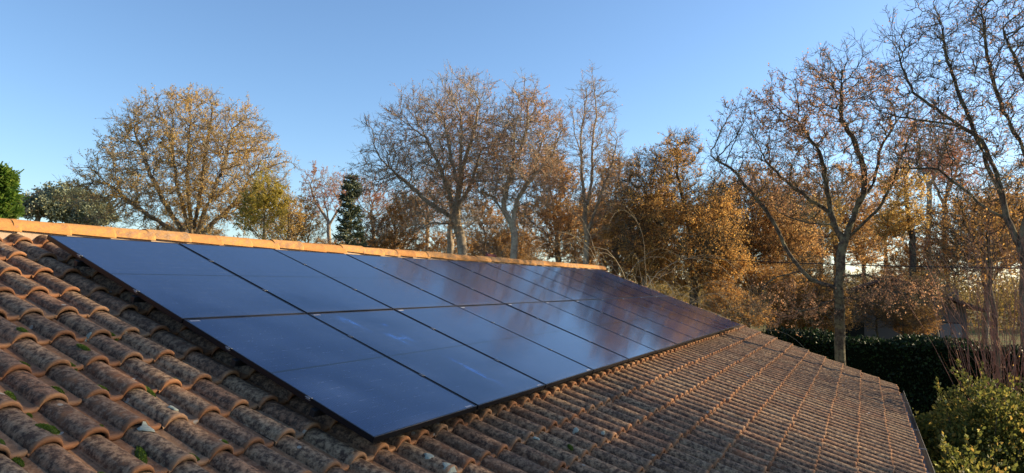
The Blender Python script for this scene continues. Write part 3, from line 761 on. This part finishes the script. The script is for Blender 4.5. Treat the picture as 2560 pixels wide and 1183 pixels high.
# rust and ochre oaks
tree("rust_oak", "rust coloured oak filling the gap between the curved oak and slim tree", "tree", WOOD, 1395, 44,
     [(1390, 520, 44, 75, 105, 3), (1370, 430, 44, 50, 60, 2.5), (1420, 590, 44, 70, 60, 2.5)], 1500, 0.2, M['bark'], L['rust'], seed=15, step=.33, kill=.45, twigs=2.5, leaves=2.6, lsize=.12, lmix=(.5, .22), twig_r=.007, proto='rust')
tree("rust_oak", "rust oak standing just right of the slim bare tree", "tree", WOOD, 1548, 42,
     [(1545, 470, 42, 55, 85, 2.5), (1540, 580, 42, 75, 85, 3)], 1300, 0.2, M['bark'], L['rust'], seed=16, step=.33, kill=.45, twigs=2.5, leaves=2.2, lsize=.12, lmix=(.5, .22), twig_r=.007)
def p_low(P, r): return np.clip(1.75 - np.maximum(P[:, 2] - 5.5, 0) * .22, .15, 2)
tree("ochre_oak", "big dense ochre oak behind the far end of the roof", "tree", WOOD, 1728, 33,
     [(1690, 590, 33, 150, 120, 3.4), (1650, 455, 33, 95, 70, 3), (1700, 390, 33, 55, 60, 2.2), (1600, 560, 33, 75, 120, 2.5), (1775, 640, 33, 90, 80, 2.5), (1770, 500, 33, 70, 60, 2.5), (1620, 400, 33, 35, 30, 1.5)],
     3600, 0.2, M['barkdark'], L['ochre'], [[(1730, 740), (1728, 660), (1710, 560), (1690, 440), (1690, 350)], [(1724, 640), (1640, 560), (1610, 470)], [(1726, 650), (1780, 580), (1800, 520)]], seed=17, step=.28, kill=.38, twigs=2.8, leaves=1.7, lsize=0.095, lmix=(.5, .24), leafprob=p_low, twig_r=.006, proto='ochre')
tree("ochre_oak", "dense rust and yellow oak behind the broken limb of the grey oak", "tree", WOOD, 1875, 38,
     [(1870, 570, 38, 120, 110, 3.2), (1900, 500, 38, 100, 70, 3), (1840, 640, 38, 110, 90, 3), (1960, 600, 38, 90, 110, 3)],
     3400, 0.2, M['barkdark'], L['rust'], seed=18, step=.30, kill=.40, twigs=2.8, leaves=1.9, lsize=0.1, lmix=(.5, .26), leafprob=p_low, twig_r=.006)
tree("rust_oak", "orange oak seen through the crown of the grey oak", "tree", WOOD, 2080, 52,
     [(2090, 500, 52, 90, 75, 3.2), (2050, 560, 52, 90, 90, 3), (2150, 570, 52, 80, 80, 3)], 2200, 0.24, M['bark'], L['rust'], seed=19, step=.36, kill=.5, twigs=2.6, leaves=2.0, lsize=.13, lmix=(.55, .25), twig_r=.008)
tree("slim_maple", "slim golden tree in the gap right of the grey oak", "tree", WOOD, 2277, 48,
     [(2262, 480, 48, 45, 55, 2), (2285, 540, 48, 40, 45, 2), (2240, 550, 48, 45, 45, 1.8)], 900, 0.19, M['barkdark'], L['gold'], [[(2276, 700), (2276, 610), (2268, 540), (2262, 450)]], seed=20, step=.33, kill=.45, twigs=2.4, leaves=2.8, lsize=.12, lmix=(.6, .22), twig_r=.007)
# grey oak at the end of the house
def p_grey(P, r): 
    return np.where(P[:, 2] < 5.6, 2.0, np.clip(0.25 + (P[:, 2] - 3.0) * 0.16, 0.15, 2.2))
tree("grey_oak", "grey barked oak with a forked crown and few leaves beyond the gable end", "tree", WOOD, 2102, 24,
     [(2080, 330, 24, 190, 150, 2.8), (2090, 200, 24, 110, 80, 2.2), (1900, 330, 24, 110, 85, 2.2), (2190, 350, 24, 85, 110, 2.2), (1950, 450, 24, 150, 80, 2.2), (1830, 400, 24, 70, 60, 1.8), (2235, 735, 24, 105, 48, 2.0), (1985, 770, 24, 95, 50, 1.8)],
     2500, 0.16, M['barkdark'], L['pinkbrown'], [[(2106, 960), (2098, 860), (2100, 770), (2093, 715), (2106, 665), (2102, 635), (2111, 605)], [(2111, 611), (2079, 536), (2030, 500), (1981, 465), (1911, 400)], [(2079, 536), (2062, 422), (2041, 362), (1990, 300)], [(2111, 605), (2160, 487), (2160, 422), (2133, 352), (2100, 303), (2105, 210)], [(2112, 600), (2203, 520), (2246, 422), (2279, 330)], [(2175, 480), (2187, 433), (2192, 373), (2246, 303)],
      [(2098, 722), (2022, 692), (1965, 622), (1943, 571), (1893, 503), (1838, 427), (1775, 385)], [(2070, 560), (2010, 560), (1940, 530)], [(2000, 680), (1940, 690), (1900, 720)], [(2098, 740), (2040, 770), (1985, 790)], [(2108, 690), (2170, 690), (2240, 725), (2310, 765)], [(2106, 745), (2160, 750), (2230, 775)]],
     seed=21, step=.21, kill=.34, twigs=1.0, leaves=1.0, lsize=0.075, lmix=(.35, .22), leafprob=p_grey, twig_r=.005, tip=.0065, twig_len=.4)
# leaning tree at the right edge
tree("leaning_tree", "tall leaning bare limbed tree at the right side of the garden", "tree", WOOD, 2640, 19,
     [(2420, 200, 19, 190, 170, 2.6), (2520, 80, 19, 160, 110, 2.4), (2330, 380, 19, 110, 70, 2), (2300, 130, 19, 90, 100, 1.8), (2480, 380, 19, 120, 110, 2.2), (2640, 150, 19, 120, 190, 2.2)],
     2700, 0.092, M['barkdark'], L['pinkbrown'], [[(2600, 760), (2550, 640), (2517, 541), (2495, 460), (2441, 346), (2376, 297), (2290, 227), (2246, 130)], [(2500, 480), (2460, 380), (2398, 249), (2360, 124), (2340, 40)], [(2540, 620), (2580, 480), (2550, 380), (2500, 270), (2470, 140), (2450, 20)], [(2585, 490), (2600, 330), (2560, 216), (2500, 70)], [(2517, 545), (2468, 525), (2387, 460), (2333, 417), (2246, 417)], [(2400, 310), (2330, 300), (2230, 290)], [(2590, 420), (2650, 300), (2680, 120)]],
     seed=22, step=.20, kill=.32, twigs=1.0, leaves=0.42, lsize=0.06, lmix=(.3, .22), twig_r=.0045, tip=.006, twig_len=.38)
# brown leaved understorey at the right edge
tree("beech_tree", "bronze leaved small tree under the leaning tree", "tree", WOOD, 2480, 27,
     [(2470, 560, 27, 110, 95, 2.4), (2540, 520, 27, 80, 90, 2.2), (2440, 640, 27, 80, 60, 2), (2400, 560, 27, 60, 80, 2)], 1500, 0.075, M['barkdark'], L['ochre'], seed=23, step=.26, kill=.38, twigs=1.4, leaves=1.1, lsize=.095, lmix=(.4, .25), twig_r=.005, proto='beech')

# copies that close the wood behind
def more(items):
    for proto, nm, lab, px, d, s, rz, sz in items: tree_copy(proto, nm, lab, "tree", WOOD, px, d, s, rz, sz)
more([
    ('rust', "rust_oak", "rust oak far behind, left of the curved oak trunk", 1215, 58, .95, 1.0, .9),
    ('rust', "rust_oak", "rust oak in the back row behind the slim bare tree", 1475, 60, 1.0, 2.2, .95),
    ('rust', "rust_oak", "rust oak in the back row above the power line start", 1610, 56, 1.0, 3.4, .9),
    ('rust', "rust_oak", "rust oak in the back row behind the ochre oaks", 1790, 60, 1.1, 4.6, .85),
    ('rust', "rust_oak", "rust oak in the back row left of the grey oak", 1975, 62, 1.1, 5.3, .85),
    ('ochre', "ochre_oak", "low ochre oak in front of the neighbour house", 2010, 36, .62, 2.0, .85),
    ('brush', "bushy_tree", "low brown bush tree behind the ridge beside the oak trunks", 1075, 40, .75, 2.0, .8),
    ('brush', "bushy_tree", "low brown bush tree behind the far ridge end", 1345, 38, .75, 3.3, .8),
    ('brush', "bushy_tree", "low brown bush tree under the slim bare tree", 1425, 37, .7, 4.4, .8),
    ('brush', "bushy_tree", "low brown bush tree at the foot of the golden tree", 585, 42, .75, 5.5, .72),
    ('brush', "bushy_tree", "low brown bush tree in front of the pinkish tree", 785, 46, .7, 1.3, .72),
    ('bushy', "bushy_tree", "small yellow green tree left of the golden tree stems", 330, 46, .8, 1.0, .72),
    ('orangebush', "bushy_tree", "low orange bush tree under the golden tree crown", 410, 44, .85, 2.6, .75),
    ('orangebush', "bushy_tree", "low orange bush tree right of the golden tree stems", 540, 47, .85, 4.0, .72),
    ('orangebush', "bushy_tree", "low orange bush tree at the far right of the hedge", 2330, 40, .8, .6, .75),
    ('beech', "beech_tree", "bronze small tree above the neighbour chimney", 2385, 50, 1.1, 2.0, .8),
    ('brush', "bushy_tree", "brown shrubby tree beside the neighbour windows", 2290, 39, .42, 4.4, .95),
    ('beech', "beech_tree", "bronze small tree before the left half of the neighbour gable", 2190, 39.5, .68, 1.1, .8),
    ('beech', "beech_tree", "bronze small tree before the neighbour gable apex", 2255, 38.5, .62, 4.0, .85),
    ('beech', "beech_tree", "bronze small tree behind the neighbour roof", 2200, 58, 1.0, 3.5, .7),
    ('brush', "bushy_tree", "low brown bush tree directly left of the conifer", 835, 52, .95, 2.4, .8),
    ('brush', "bushy_tree", "low brown bush tree directly right of the conifer", 905, 50, .95, 5.8, .8),
    ('orangebush', "bushy_tree", "low orange bush tree right of the yellow green tree", 690, 55, 1.2, 1.9, .85),
    ('orangebush', "bushy_tree", "low orange bush tree far behind the pinkish tree", 765, 62, 1.3, 3.9, .85),
    ('brush', "bushy_tree", "low brown bush tree behind the left foot of the great oak", 1120, 54, 1.05, 5.2, .8),
    ('brush', "bushy_tree", "low brown bush tree behind the curved oak trunk", 1255, 50, 1.0, 1.6, .85),
    ('orangebush', "bushy_tree", "low orange bush tree between curved oak and slim tree", 1440, 52, 1.25, .2, .9),
    ('bushy', "bushy_tree", "low yellow green bush tree under the left golden crown", 260, 52, 1.0, 2.9, .75),
    ('brush', "bushy_tree", "low brown bush tree under the golden tree stems", 470, 56, 1.15, 4.9, .75),
    ('rust', "rust_oak", "rust oak in the third row left of the great oak", 985, 72, .85, .4, .85),
    ('rust', "rust_oak", "rust oak in the third row behind the curved oak crown", 1300, 70, 1.0, 1.9, .95),
    ('brush', "bushy_tree", "brown bush tree in the hollow right of the ridge end", 1600, 42, 1.0, .9, .8),
    ('brush', "bushy_tree", "brown bush tree below the ochre oak by the verge", 1820, 31, .7, 2.9, .7),
    ('brush', "bushy_tree", "brown bush tree left of the neighbour annex", 1930, 34, .75, 4.1, .75),
    ('orangebush', "bushy_tree", "orange bush tree behind the neighbour annex", 2060, 47, 1.15, 5.1, .95),
    ('orangebush', "bushy_tree", "orange bush tree above the neighbour roof, left", 2155, 62, 1.3, 2.2, .8),
    ('brush', "bushy_tree", "brown bush tree right of the neighbour chimney", 2450, 52, 1.3, 1.2, .8),
    ('brush', "bushy_tree", "brown bush tree at the right end of the hedge", 2545, 44, 1.2, 3.0, .8),
    ('orangebush', "bushy_tree", "orange bush tree closing the gap right of the grey oak trunk", 2215, 68, 1.45, 3.3, .8),
    ('brush', "bushy_tree", "brown bush tree far off between golden maple and thin bare trees", 2305, 64, 1.2, 5.0, .72),
    ('feather', "slender_tree", "thin bare tree far off right of the golden maple", 2330, 62, 1.15, 1.4, 1.15),
    ('feather', "slender_tree", "thin bare tree far off beside its twin", 2365, 66, 1.1, 3.1, 1.15),
    ('feather', "slender_tree", "thin bare tree far off behind the great oak", 1065, 62, 1.0, 4.5, 1.0),
])

def shade_oak(proto, x, y, s, rz, lab, sz=1.0):  # oaks out of view, added to throw shade on the near roof corner
    tr, cr = PROTO[proto]; o = root("ochre_oak", (x, y, 0), lab, "tree", "unseen trees added behind the viewer for shade", (0, 0, rz)); o.scale = (s, s, s * sz)
    link("trunk", tr, o); link("crown", cr, o)
for x, y, s_, rz, sz, lab in ((11.6, -18.5, 1.13, .5, .95, "taller ochre oak added out of view, shading the near corner of the roof"), (14.6, -21.5, 1.10, 2.2, .93, "lower ochre oak added behind the taller one for denser shade"), (8.8, -16.8, .92, 4.0, .93, "smallest ochre oak added in front of the taller one for shade")):
    shade_oak('ochre', x, y, s_, rz, lab, sz)

# conifers
def conifer(name, label, px, d, htop, rpx, leaf, seed, whorls=26, q=34, lsz=.22, gap=.25):
    r = np.random.default_rng(seed); base = groundpt(px, d); H = at(px, htop, d)[2]; Rm = rpx * d / 1707
    a, b_, ra, rb = [], [], [], []; C = []; LD = []
    for w_ in range(whorls):
        z = H * (0.06 + 0.92 * (w_ + r.random()) / whorls); t = z / H
        Lb = Rm * (1 - t) ** .75 * r.uniform(.75, 1.15) + .12
        for k in range(6):
            if r.random() < gap: continue
            z = H * (0.05 + 0.94 * (w_ + r.uniform(-.6, 1.6)) / whorls); z = min(max(z, .3), H * .985); t = z / H; Lb = (Rm * (1 - t) ** .8 * r.uniform(.55, 1.2) + .1)
            az = r.random() * math.tau; dr = np.array([math.cos(az), math.sin(az), .15 - .25 * (1 - t) + r.normal(0, .1)])
            s = np.array([0, 0, z]); m1 = s + dr * Lb * .55; e_ = m1 + (dr + np.array([0, 0, .3])) * Lb * .45
            a += [s, m1]; b_ += [m1, e_]; ra += [.02, .013]; rb += [.013, .006]
            ts = r.random(q) ** .7
            for tt in ts:
                p_ = s + dr * Lb * tt if tt < .55 else m1 + (e_ - m1) * (tt - .55) / .45
                C.append(p_ + r.normal(0, .16 * (1.25 - tt) * max(.6, Lb) * 1.3, 3) * np.array([1, 1, .6])); LD.append(dr + r.normal(0, .5, 3) + np.array([0, 0, .1]))
    a, b_ = np.array(a), np.array(b_); dd = norm(b_ - a)
    v1, f1 = tubes(a, b_, np.array(ra), np.array(rb), dd, dd)
    C = np.array(C); LD = norm(np.array(LD)); n_ = len(C); lw = norm(np.cross(LD, r.normal(0, 1, (n_, 3)))); sz = lsz * r.uniform(.6, 1.3, n_)[:, None]
    P = np.stack([C - lw * sz * .11, C + lw * sz * .11, C + LD * sz + lw * sz * .07, C + LD * sz - lw * sz * .07], 1).reshape(-1, 3)
    F = (np.arange(n_) * 4)[:, None] + np.arange(4)[None] + len(v1)
    lv = np.concatenate([np.full(len(v1), .5), np.repeat(np.clip(r.normal(.5, .25, n_), 0, 1), 4)])
    o = root(name, base, label, "tree", WOOD)
    zs = np.linspace(0, H * .98, 12); pt = np.stack([zs * 0 + r.normal(0, .02, 12), zs * 0, zs], 1); rr = np.linspace(H * .016, .012, 12)
    dz = np.repeat([[0, 0, 1.0]], 11, 0)
    tv_, tf_ = tubes(pt[:-1], pt[1:], rr[:-1], rr[1:], dz, dz)
    link("trunk", mesh("conifer_trunk", tv_, tf_, M['bark'], True), o)
    link("crown", mesh("conifer_crown", np.concatenate([v1, P]), np.concatenate([f1, F]), [M['bark'], leaf], False, fmat=np.r_[np.zeros(len(f1), int), np.ones(n_, int)], attr={"lv": lv}), o)
conifer("conifer_tree", "dark green narrow conifer standing alone among brown trees", 872, 40, 438, 92, L['pine'], 31, whorls=36, q=70, lsz=.24, gap=.25)
conifer("evergreen_tree", "bright green bushy evergreen at the left end of the ridge", -12, 24, 418, 66, L['green'], 32, whorls=40, q=170, lsz=.2, gap=.15)

# far pines with cloud like crowns
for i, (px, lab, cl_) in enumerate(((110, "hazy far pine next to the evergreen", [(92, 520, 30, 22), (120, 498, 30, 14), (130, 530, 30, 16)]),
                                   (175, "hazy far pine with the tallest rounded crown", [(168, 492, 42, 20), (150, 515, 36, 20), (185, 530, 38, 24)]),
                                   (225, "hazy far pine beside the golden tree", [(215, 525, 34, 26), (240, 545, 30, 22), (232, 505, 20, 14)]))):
    tree("far_pine", lab, "tree", WOOD, px, 95, [(x, y, 95, rx, ry, 2.0) for x, y, rx, ry in cl_], 420, 0.28, M['bark'], L['hazedpine'], seed=40 + i, step=.6, kill=.7, twigs=3.0, twig_len=.8, leaves=7, lsize=.34, twig_r=.012, tip=.02, clump=.15)

# ------------------------------------------------------------------ far wood that reads as one mass
r = np.random.default_rng(81); C, ND = [], []
for k in range(210):
    px = r.uniform(-250, 2800); d = r.uniform(95, 135); hgt = r.uniform(5.0, 8.0) * (1.0 if px > 300 else .8); R = r.uniform(2.5, 4.5); c = groundpt(px, d)
    m_ = int(620); v = norm(r.normal(0, 1, (m_, 3))) * (r.random(m_)[:, None] ** .4)
    C.append(c + np.array([0, 0, hgt * .5]) + v * np.array([R, R, hgt * .55])); ND.append(v + np.array([0, 0, .4]))
C, ND = np.concatenate(C), np.concatenate(ND); s_ = C[:, 2] > 0; oo = groundpt(1280, 115)
DW = (C[s_], ND[s_], oo)

# ------------------------------------------------------------------ weeping bare shrub behind the ridge end
def shrub(name, label, px, d, stems, hfun, bark, leaf, seed, leaves=0, lsz=.06, spread=.5, bend=.0, r0=.014, seg=9, forks=3, cat="shrub"):
    r = np.random.default_rng(seed); base = groundpt(px, d); a, b_, ra, rb, da, db = [], [], [], [], [], []
    C = []
    def grow(p, dr, Ln, R, depth):
        nonlocal a, b_
        st_ = Ln / seg; dirs = [dr]; pts = [p]
        for k in range(seg):
            dr = norm(dr + r.normal(0, .07, 3) - np.array([0, 0, bend * (k + 1) / seg])); pts.append(pts[-1] + dr * st_); dirs.append(dr)
            if depth < 2 and k > seg * .3 and r.random() < forks / seg:
                grow(pts[-1], norm(dr + r.normal(0, .35, 3)), Ln * r.uniform(.3, .6), R * (1 - k / seg * .7) * .6, depth + 1)
        for k in range(seg):
            a.append(pts[k]); b_.append(pts[k + 1]); ra.append(R * (1 - .75 * k / seg)); rb.append(R * (1 - .75 * (k + 1) / seg)); da.append(dirs[k]); db.append(dirs[k + 1])
            if leaves and k > seg * .35:
                for _ in range(r.poisson(leaves)): C.append((pts[k] + (pts[k + 1] - pts[k]) * r.random(), dirs[k]))
    for s in range(stems):
        az = r.random() * math.tau; q = spread * math.sqrt(r.random())
        p0 = np.array([math.cos(az), math.sin(az), 0]) * .38 * r.random(); dr = norm(np.array([math.cos(az) * q, math.sin(az) * q, 1]))
        grow(p0, dr, hfun(r), r0 * r.uniform(.7, 1.3), 0)
    v1, f1 = tubes(np.array(a), np.array(b_), np.array(ra), np.array(rb), np.array(da), np.array(db))
    o = root(name, base, label, cat, "shrubs in the garden")
    link("stem", mesh(name + "_stem", v1, f1, bark, True), o)
    if C:
        c0 = np.array([x for x, _ in C]); n_ = len(c0); ld = norm(np.array([y for _, y in C]) * .4 + r.normal(0, .7, (n_, 3))); lw = norm(np.cross(ld, r.normal(0, 1, (n_, 3)))); sz = lsz * r.uniform(.6, 1.3, n_)[:, None]
        P = np.stack([c0, c0 + ld * sz * .5 + lw * sz * .3, c0 + ld * sz, c0 + ld * sz * .5 - lw * sz * .3], 1).reshape(-1, 3)
        link("foliage", mesh(name + "_foliage", P, (np.arange(n_) * 4)[:, None] + np.arange(4)[None], leaf, attr={"lv": np.repeat(np.clip(r.normal(.5, .25, n_), 0, 1), 4)}), o)
    return o
shrub("weeping_shrub", "weeping tangle of bare grey twigs behind the ridge end", 1560, 25, 60, lambda r: r.uniform(6.8, 9.2), M['greytwig'], L['olive'], 51, leaves=.35, lsz=.08, spread=.45, bend=.50, r0=.022, seg=14, forks=7)
shrub("bare_stem_shrub", "tall shrub of reddish bare whips in front of the dark hedge", 2535, 16.4, 110, lambda r: r.uniform(4.4, 6.6), M['redstem'], L['ochre'], 52, leaves=.02, lsz=.045, spread=.17, bend=-.02, r0=.012, seg=10, forks=2.5)

# round bush beside the eave
def leafmass(C, ND, lsz, r, leaf, nm, lo=.5, sd=.25, w=.32):
    n_ = len(C); ld = norm(ND * .8 + r.normal(0, .6, (n_, 3))); lw = norm(np.cross(ld, r.normal(0, 1, (n_, 3)))); sz = lsz * r.uniform(.55, 1.35, n_)[:, None]; nn = np.cross(ld, lw)
    P = np.stack([C, C + ld * sz * .5 + lw * sz * w + nn * sz * .1, C + ld * sz, C + ld * sz * .5 - lw * sz * w + nn * sz * .1], 1).reshape(-1, 3)
    return mesh(nm, P, (np.arange(n_) * 4)[:, None] + np.arange(4)[None], leaf, attr={"lv": np.repeat(np.clip(r.normal(lo, sd, n_), 0, 1), 4)})
def bush(label, px, d, top, rx, leaf, seed, n_=9000, lsz=.11, lump=22):
    r = np.random.default_rng(seed); base = groundpt(px, d); H = at(px, top, d)[2]; R_x = rx * d / 1707
    o = root("leafy_bush", base, label, "bush", "shrubs in the garden")
    cs = [(np.array([0, 0, H * .5]), np.array([R_x * .82, R_x * .82, H * .47]))]
    for _ in range(lump):
        a_ = r.random() * math.tau; q_ = r.uniform(.25, .85); cs.append((np.array([math.cos(a_) * R_x * q_, math.sin(a_) * R_x * q_, H * r.uniform(.25, .95 - .35 * q_)]), np.array([R_x * r.uniform(.16, .40)] * 2 + [H * r.uniform(.10, .2)])))
    C, ND = [], []
    for c, rr in cs:
        k = int(n_ / len(cs)) if c[0] or c[1] else int(n_ * .5)
        v = norm(r.normal(0, 1, (k, 3))); C.append(c + v * rr * (r.random(k)[:, None] ** .25)); ND.append(v + np.array([0, 0, .5]))
    for _ in range(18):
        a_ = r.random() * math.tau; q_ = r.random() ** .5 * .85; p0 = np.array([math.cos(a_) * R_x * q_, math.sin(a_) * R_x * q_, H * (.98 - .45 * q_ ** 2)]); dv = norm(np.array([math.cos(a_) * .5, math.sin(a_) * .5, 1]) + r.normal(0, .25, 3))
        k = 26; C.append(p0 + dv * r.uniform(-.1, .38, k)[:, None] + r.normal(0, .02, (k, 3))); ND.append(np.repeat(dv[None], k, 0))
    C, ND = np.concatenate(C), np.concatenate(ND); s = C[:, 2] > .1
    link("foliage", leafmass(C[s], ND[s], lsz, r, leaf, "bush_foliage"), o)
    a, b_ = [], []
    for _ in range(26):
        az = r.random() * math.tau; q = r.random() * .8; e_ = np.array([math.cos(az) * q * R_x, math.sin(az) * q * R_x, H * r.uniform(.6, .9)]); m1 = e_ * np.array([.35, .35, .5])
        a += [np.zeros(3), m1]; b_ += [m1, e_]
    a, b_ = np.array(a), np.array(b_); dd = norm(b_ - a); rr = np.tile([.022, .014], 26)
    v1, f1 = tubes(a, b_, rr, rr * .65, dd, dd)
    link("stem", mesh("bush_stem", v1, f1, M['barkdark'], True), o)
dw = link("distant_wood", leafmass(DW[0] - DW[2], DW[1], .36, np.random.default_rng(82), L['olive'], "distant_wood", .55, .25), loc=DW[2])
dw["kind"] = "stuff"; dw["label"] = "far off autumn wood along the horizon"
bush("round evergreen bush with pale shoot tips beside the gutter", 2450, 14.6, 935, 142, L['bush'], 61, 26000, .07)
bush("low yellowish bush at the foot of the gutter corner", 2400, 12.5, 1120, 110, L['bush'], 62, 4500, .08)
bush("dark green bush mostly outside the view beside the bare whips", 2600, 15.5, 960, 120, L['bush'], 63, 9000, .08)

# ------------------------------------------------------------------ hedge
r = np.random.default_rng(71)
ha, hb = groundpt(1850, 33.2), groundpt(2760, 31.0)
hc = (ha + hb) / 2; hd = norm(hb - ha); hL = float(np.linalg.norm(hb - ha)); hn = np.array([-hd[1], hd[0], 0])
if np.dot(hn, CAM - hc) < 0: hn = -hn
HH, HD = 2.72, 1.7
hedge = root("clipped_hedge", hc, "long dark clipped hedge in front of the neighbour house", "hedge")
cb = B()
def hpt(s, t, z): return hd * s + hn * t + np.array([0, 0, z])
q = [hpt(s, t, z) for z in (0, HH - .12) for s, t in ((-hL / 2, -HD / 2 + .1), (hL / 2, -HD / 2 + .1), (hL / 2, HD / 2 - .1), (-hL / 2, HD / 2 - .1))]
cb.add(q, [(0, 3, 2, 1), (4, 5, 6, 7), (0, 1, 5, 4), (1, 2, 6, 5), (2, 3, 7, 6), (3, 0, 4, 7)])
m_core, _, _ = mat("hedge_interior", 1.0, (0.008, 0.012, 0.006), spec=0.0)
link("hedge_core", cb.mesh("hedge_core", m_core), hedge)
nF, nT = 15000, 13000
s = r.uniform(-hL / 2, hL / 2, nF); z = r.uniform(0, HH, nF); wav = .10 * np.sin(s * 1.7) + .07 * np.sin(s * 4.1 + z * 2)
C1 = s[:, None] * hd + (HD / 2 - .08 + wav * .6 + r.normal(0, .05, nF))[:, None] * hn + z[:, None] * np.array([0, 0, 1]); N1 = np.repeat(hn[None], nF, 0) + np.array([0, 0, .3])
s = r.uniform(-hL / 2, hL / 2, nT); t = r.uniform(-HD / 2, HD / 2, nT); wav = .12 * np.sin(s * 1.3) + .08 * np.sin(s * 3.7 + t * 2)
C2 = s[:, None] * hd + t[:, None] * hn + (HH - .08 + wav + np.abs(r.normal(0, .09, nT)) - .25 * (np.abs(t) / (HD / 2)) ** 4)[:, None] * np.array([0, 0, 1]); N2 = np.repeat(np.array([[0, 0, 1.0]]), nT, 0)
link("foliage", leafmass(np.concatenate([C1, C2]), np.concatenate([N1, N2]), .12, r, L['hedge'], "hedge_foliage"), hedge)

# ------------------------------------------------------------------ neighbour house behind the hedge
hp = groundpt(2225, 43)
fw = norm(np.array([hp[0] - CAM[0], hp[1] - CAM[1], 0])); yaw = math.atan2(fw[1], fw[0]) - math.pi / 2
nb = root("neighbour_house", hp, "low brown roofed neighbour house with gable and chimney behind the hedge", "house", rot=(0, 0, yaw + 0.06))
m_nw, nt, p = mat("grey_white_render", 0.9, (0.5, 0.5, 0.5)); n = N(nt)
n.l(n.mix(n.noise(n.obj(), 1.5, 5), (0.11, 0.104, 0.096), (0.155, 0.147, 0.135)), p.inputs["Base Color"])
m_nr, nt, p = mat("old_brown_roof_tiles", 0.9, (0.12, 0.07, 0.05)); n = N(nt); o = n.obj()
wv = n.n("ShaderNodeTexWave"); wv.inputs["Scale"].default_value = 1.6; wv.bands_direction = 'Y'; n.l(o, wv.inputs[0])
n.l(n.mix(n.noise(o, 3, 6), (0.06, 0.04, 0.035), (0.17, 0.095, 0.065)), p.inputs["Base Color"]); n.bump(wv.outputs[1], 0.8, 0.05, p)
m_sh, _, _ = mat("grey_shutter", 0.6, (0.20, 0.21, 0.22)); m_gl2, _, _ = mat("dark_window", 0.1, (0.02, 0.022, 0.025))
hw, er, rr_ = 4.1, 3.75, 5.35
w = B()
pts = [(-hw + .6, 0), (hw - .6, 0), (hw - .6, er + .1), (0, rr_ - .12), (-hw + .6, er + .1)]
v = [(x, 0.0, z) for x, z in pts] + [(x, 8.0, z) for x, z in pts]
w.add(v, [(0, 1, 2, 3, 4), (9, 8, 7, 6, 5)] + [(i, 5 + i, 5 + (i + 1) % 5, (i + 1) % 5) for i in range(5)])
w.box((-hw - 2.4, .8, 0), (-hw + .597, 6, 2.75)); 
link("wall", w.mesh("neighbour_wall", m_nw), nb)
rf = B()
for sgn in (-1, 1):
    x0, x1 = 0, sgn * (hw + .25); z0_, z1 = rr_, er - .12
    q = [(x0, -.8, z0_), (x1, -.8, z1), (x1, 8.6, z1), (x0, 8.6, z0_)]; q += [(x, y, z + .14) for x, y, z in q]
    ff = [(0, 3, 2, 1), (4, 5, 6, 7), (0, 1, 5, 4), (1, 2, 6, 5), (2, 3, 7, 6), (3, 0, 4, 7)]
    rf.add(q, ff if sgn < 0 else [tuple(reversed(t_)) for t_ in ff])
rf.add([(-hw - 2.7, .5, 2.72), (-hw + .62, .5, 2.95), (-hw + .62, 6.3, 2.95), (-hw - 2.7, 6.3, 2.72), (-hw - 2.7, .5, 2.84), (-hw + .62, .5, 3.07), (-hw + .62, 6.3, 3.07), (-hw - 2.7, 6.3, 2.84)], [(0, 3, 2, 1), (4, 5, 6, 7), (0, 1, 5, 4), (1, 2, 6, 5), (2, 3, 7, 6), (3, 0, 4, 7)])
rfo = link("roof", rf.mesh("neighbour_roof", m_nr), nb)
ck = B(); ck.bbox((2.75, 1.2, 3.6), (3.35, 1.9, 5.0), .02); ck.bbox((2.68, 1.13, 5.0), (3.42, 1.97, 5.1), .02)
link("chimney", ck.mesh("neighbour_chimney", m_nw), rfo)
for x0 in (.9, 2.25):
    wi = B(); wi.box((x0, -.012, 1.2), (x0 + 1.05, .05, 3.05)); wo = link("window", wi.mesh("window_glass", m_gl2), nb)
    s_ = B(); s_.bbox((x0 + .03, -.06, 1.2), (x0 + .52, -.015, 3.0), .006); s_.bbox((x0 + .54, -.06, 1.2), (x0 + 1.03, -.015, 3.0), .006); link("shutter", s_.mesh("shutter", m_sh), wo)
b = B(); b.box((-2.4, -.012, 1.0), (-1.3, .05, 2.9)); link("window", b.mesh("window_glass", m_gl2), nb)

# ------------------------------------------------------------------ power line
pa, pb = at(1470, 613, 50), at(2700, 672, 19)
ts = np.linspace(0, 1, 40); pts = pa + (pb - pa) * ts[:, None]; pts[:, 2] -= 0.35 * (1 - (2 * ts - 1) ** 2)
dd = norm(np.gradient(pts, axis=0))
v, f = tubes(pts[:-1], pts[1:], np.full(39, .017), np.full(39, .017), dd[:-1], dd[1:])
m_cab, _, _ = mat("black_cable", 0.6, (0.012, 0.012, 0.012))
cab = link("power_line", mesh("power_line", v - pa, f, m_cab, True), loc=pa)
thing(cab, "black overhead power line sagging in front of the autumn trees", "cable")
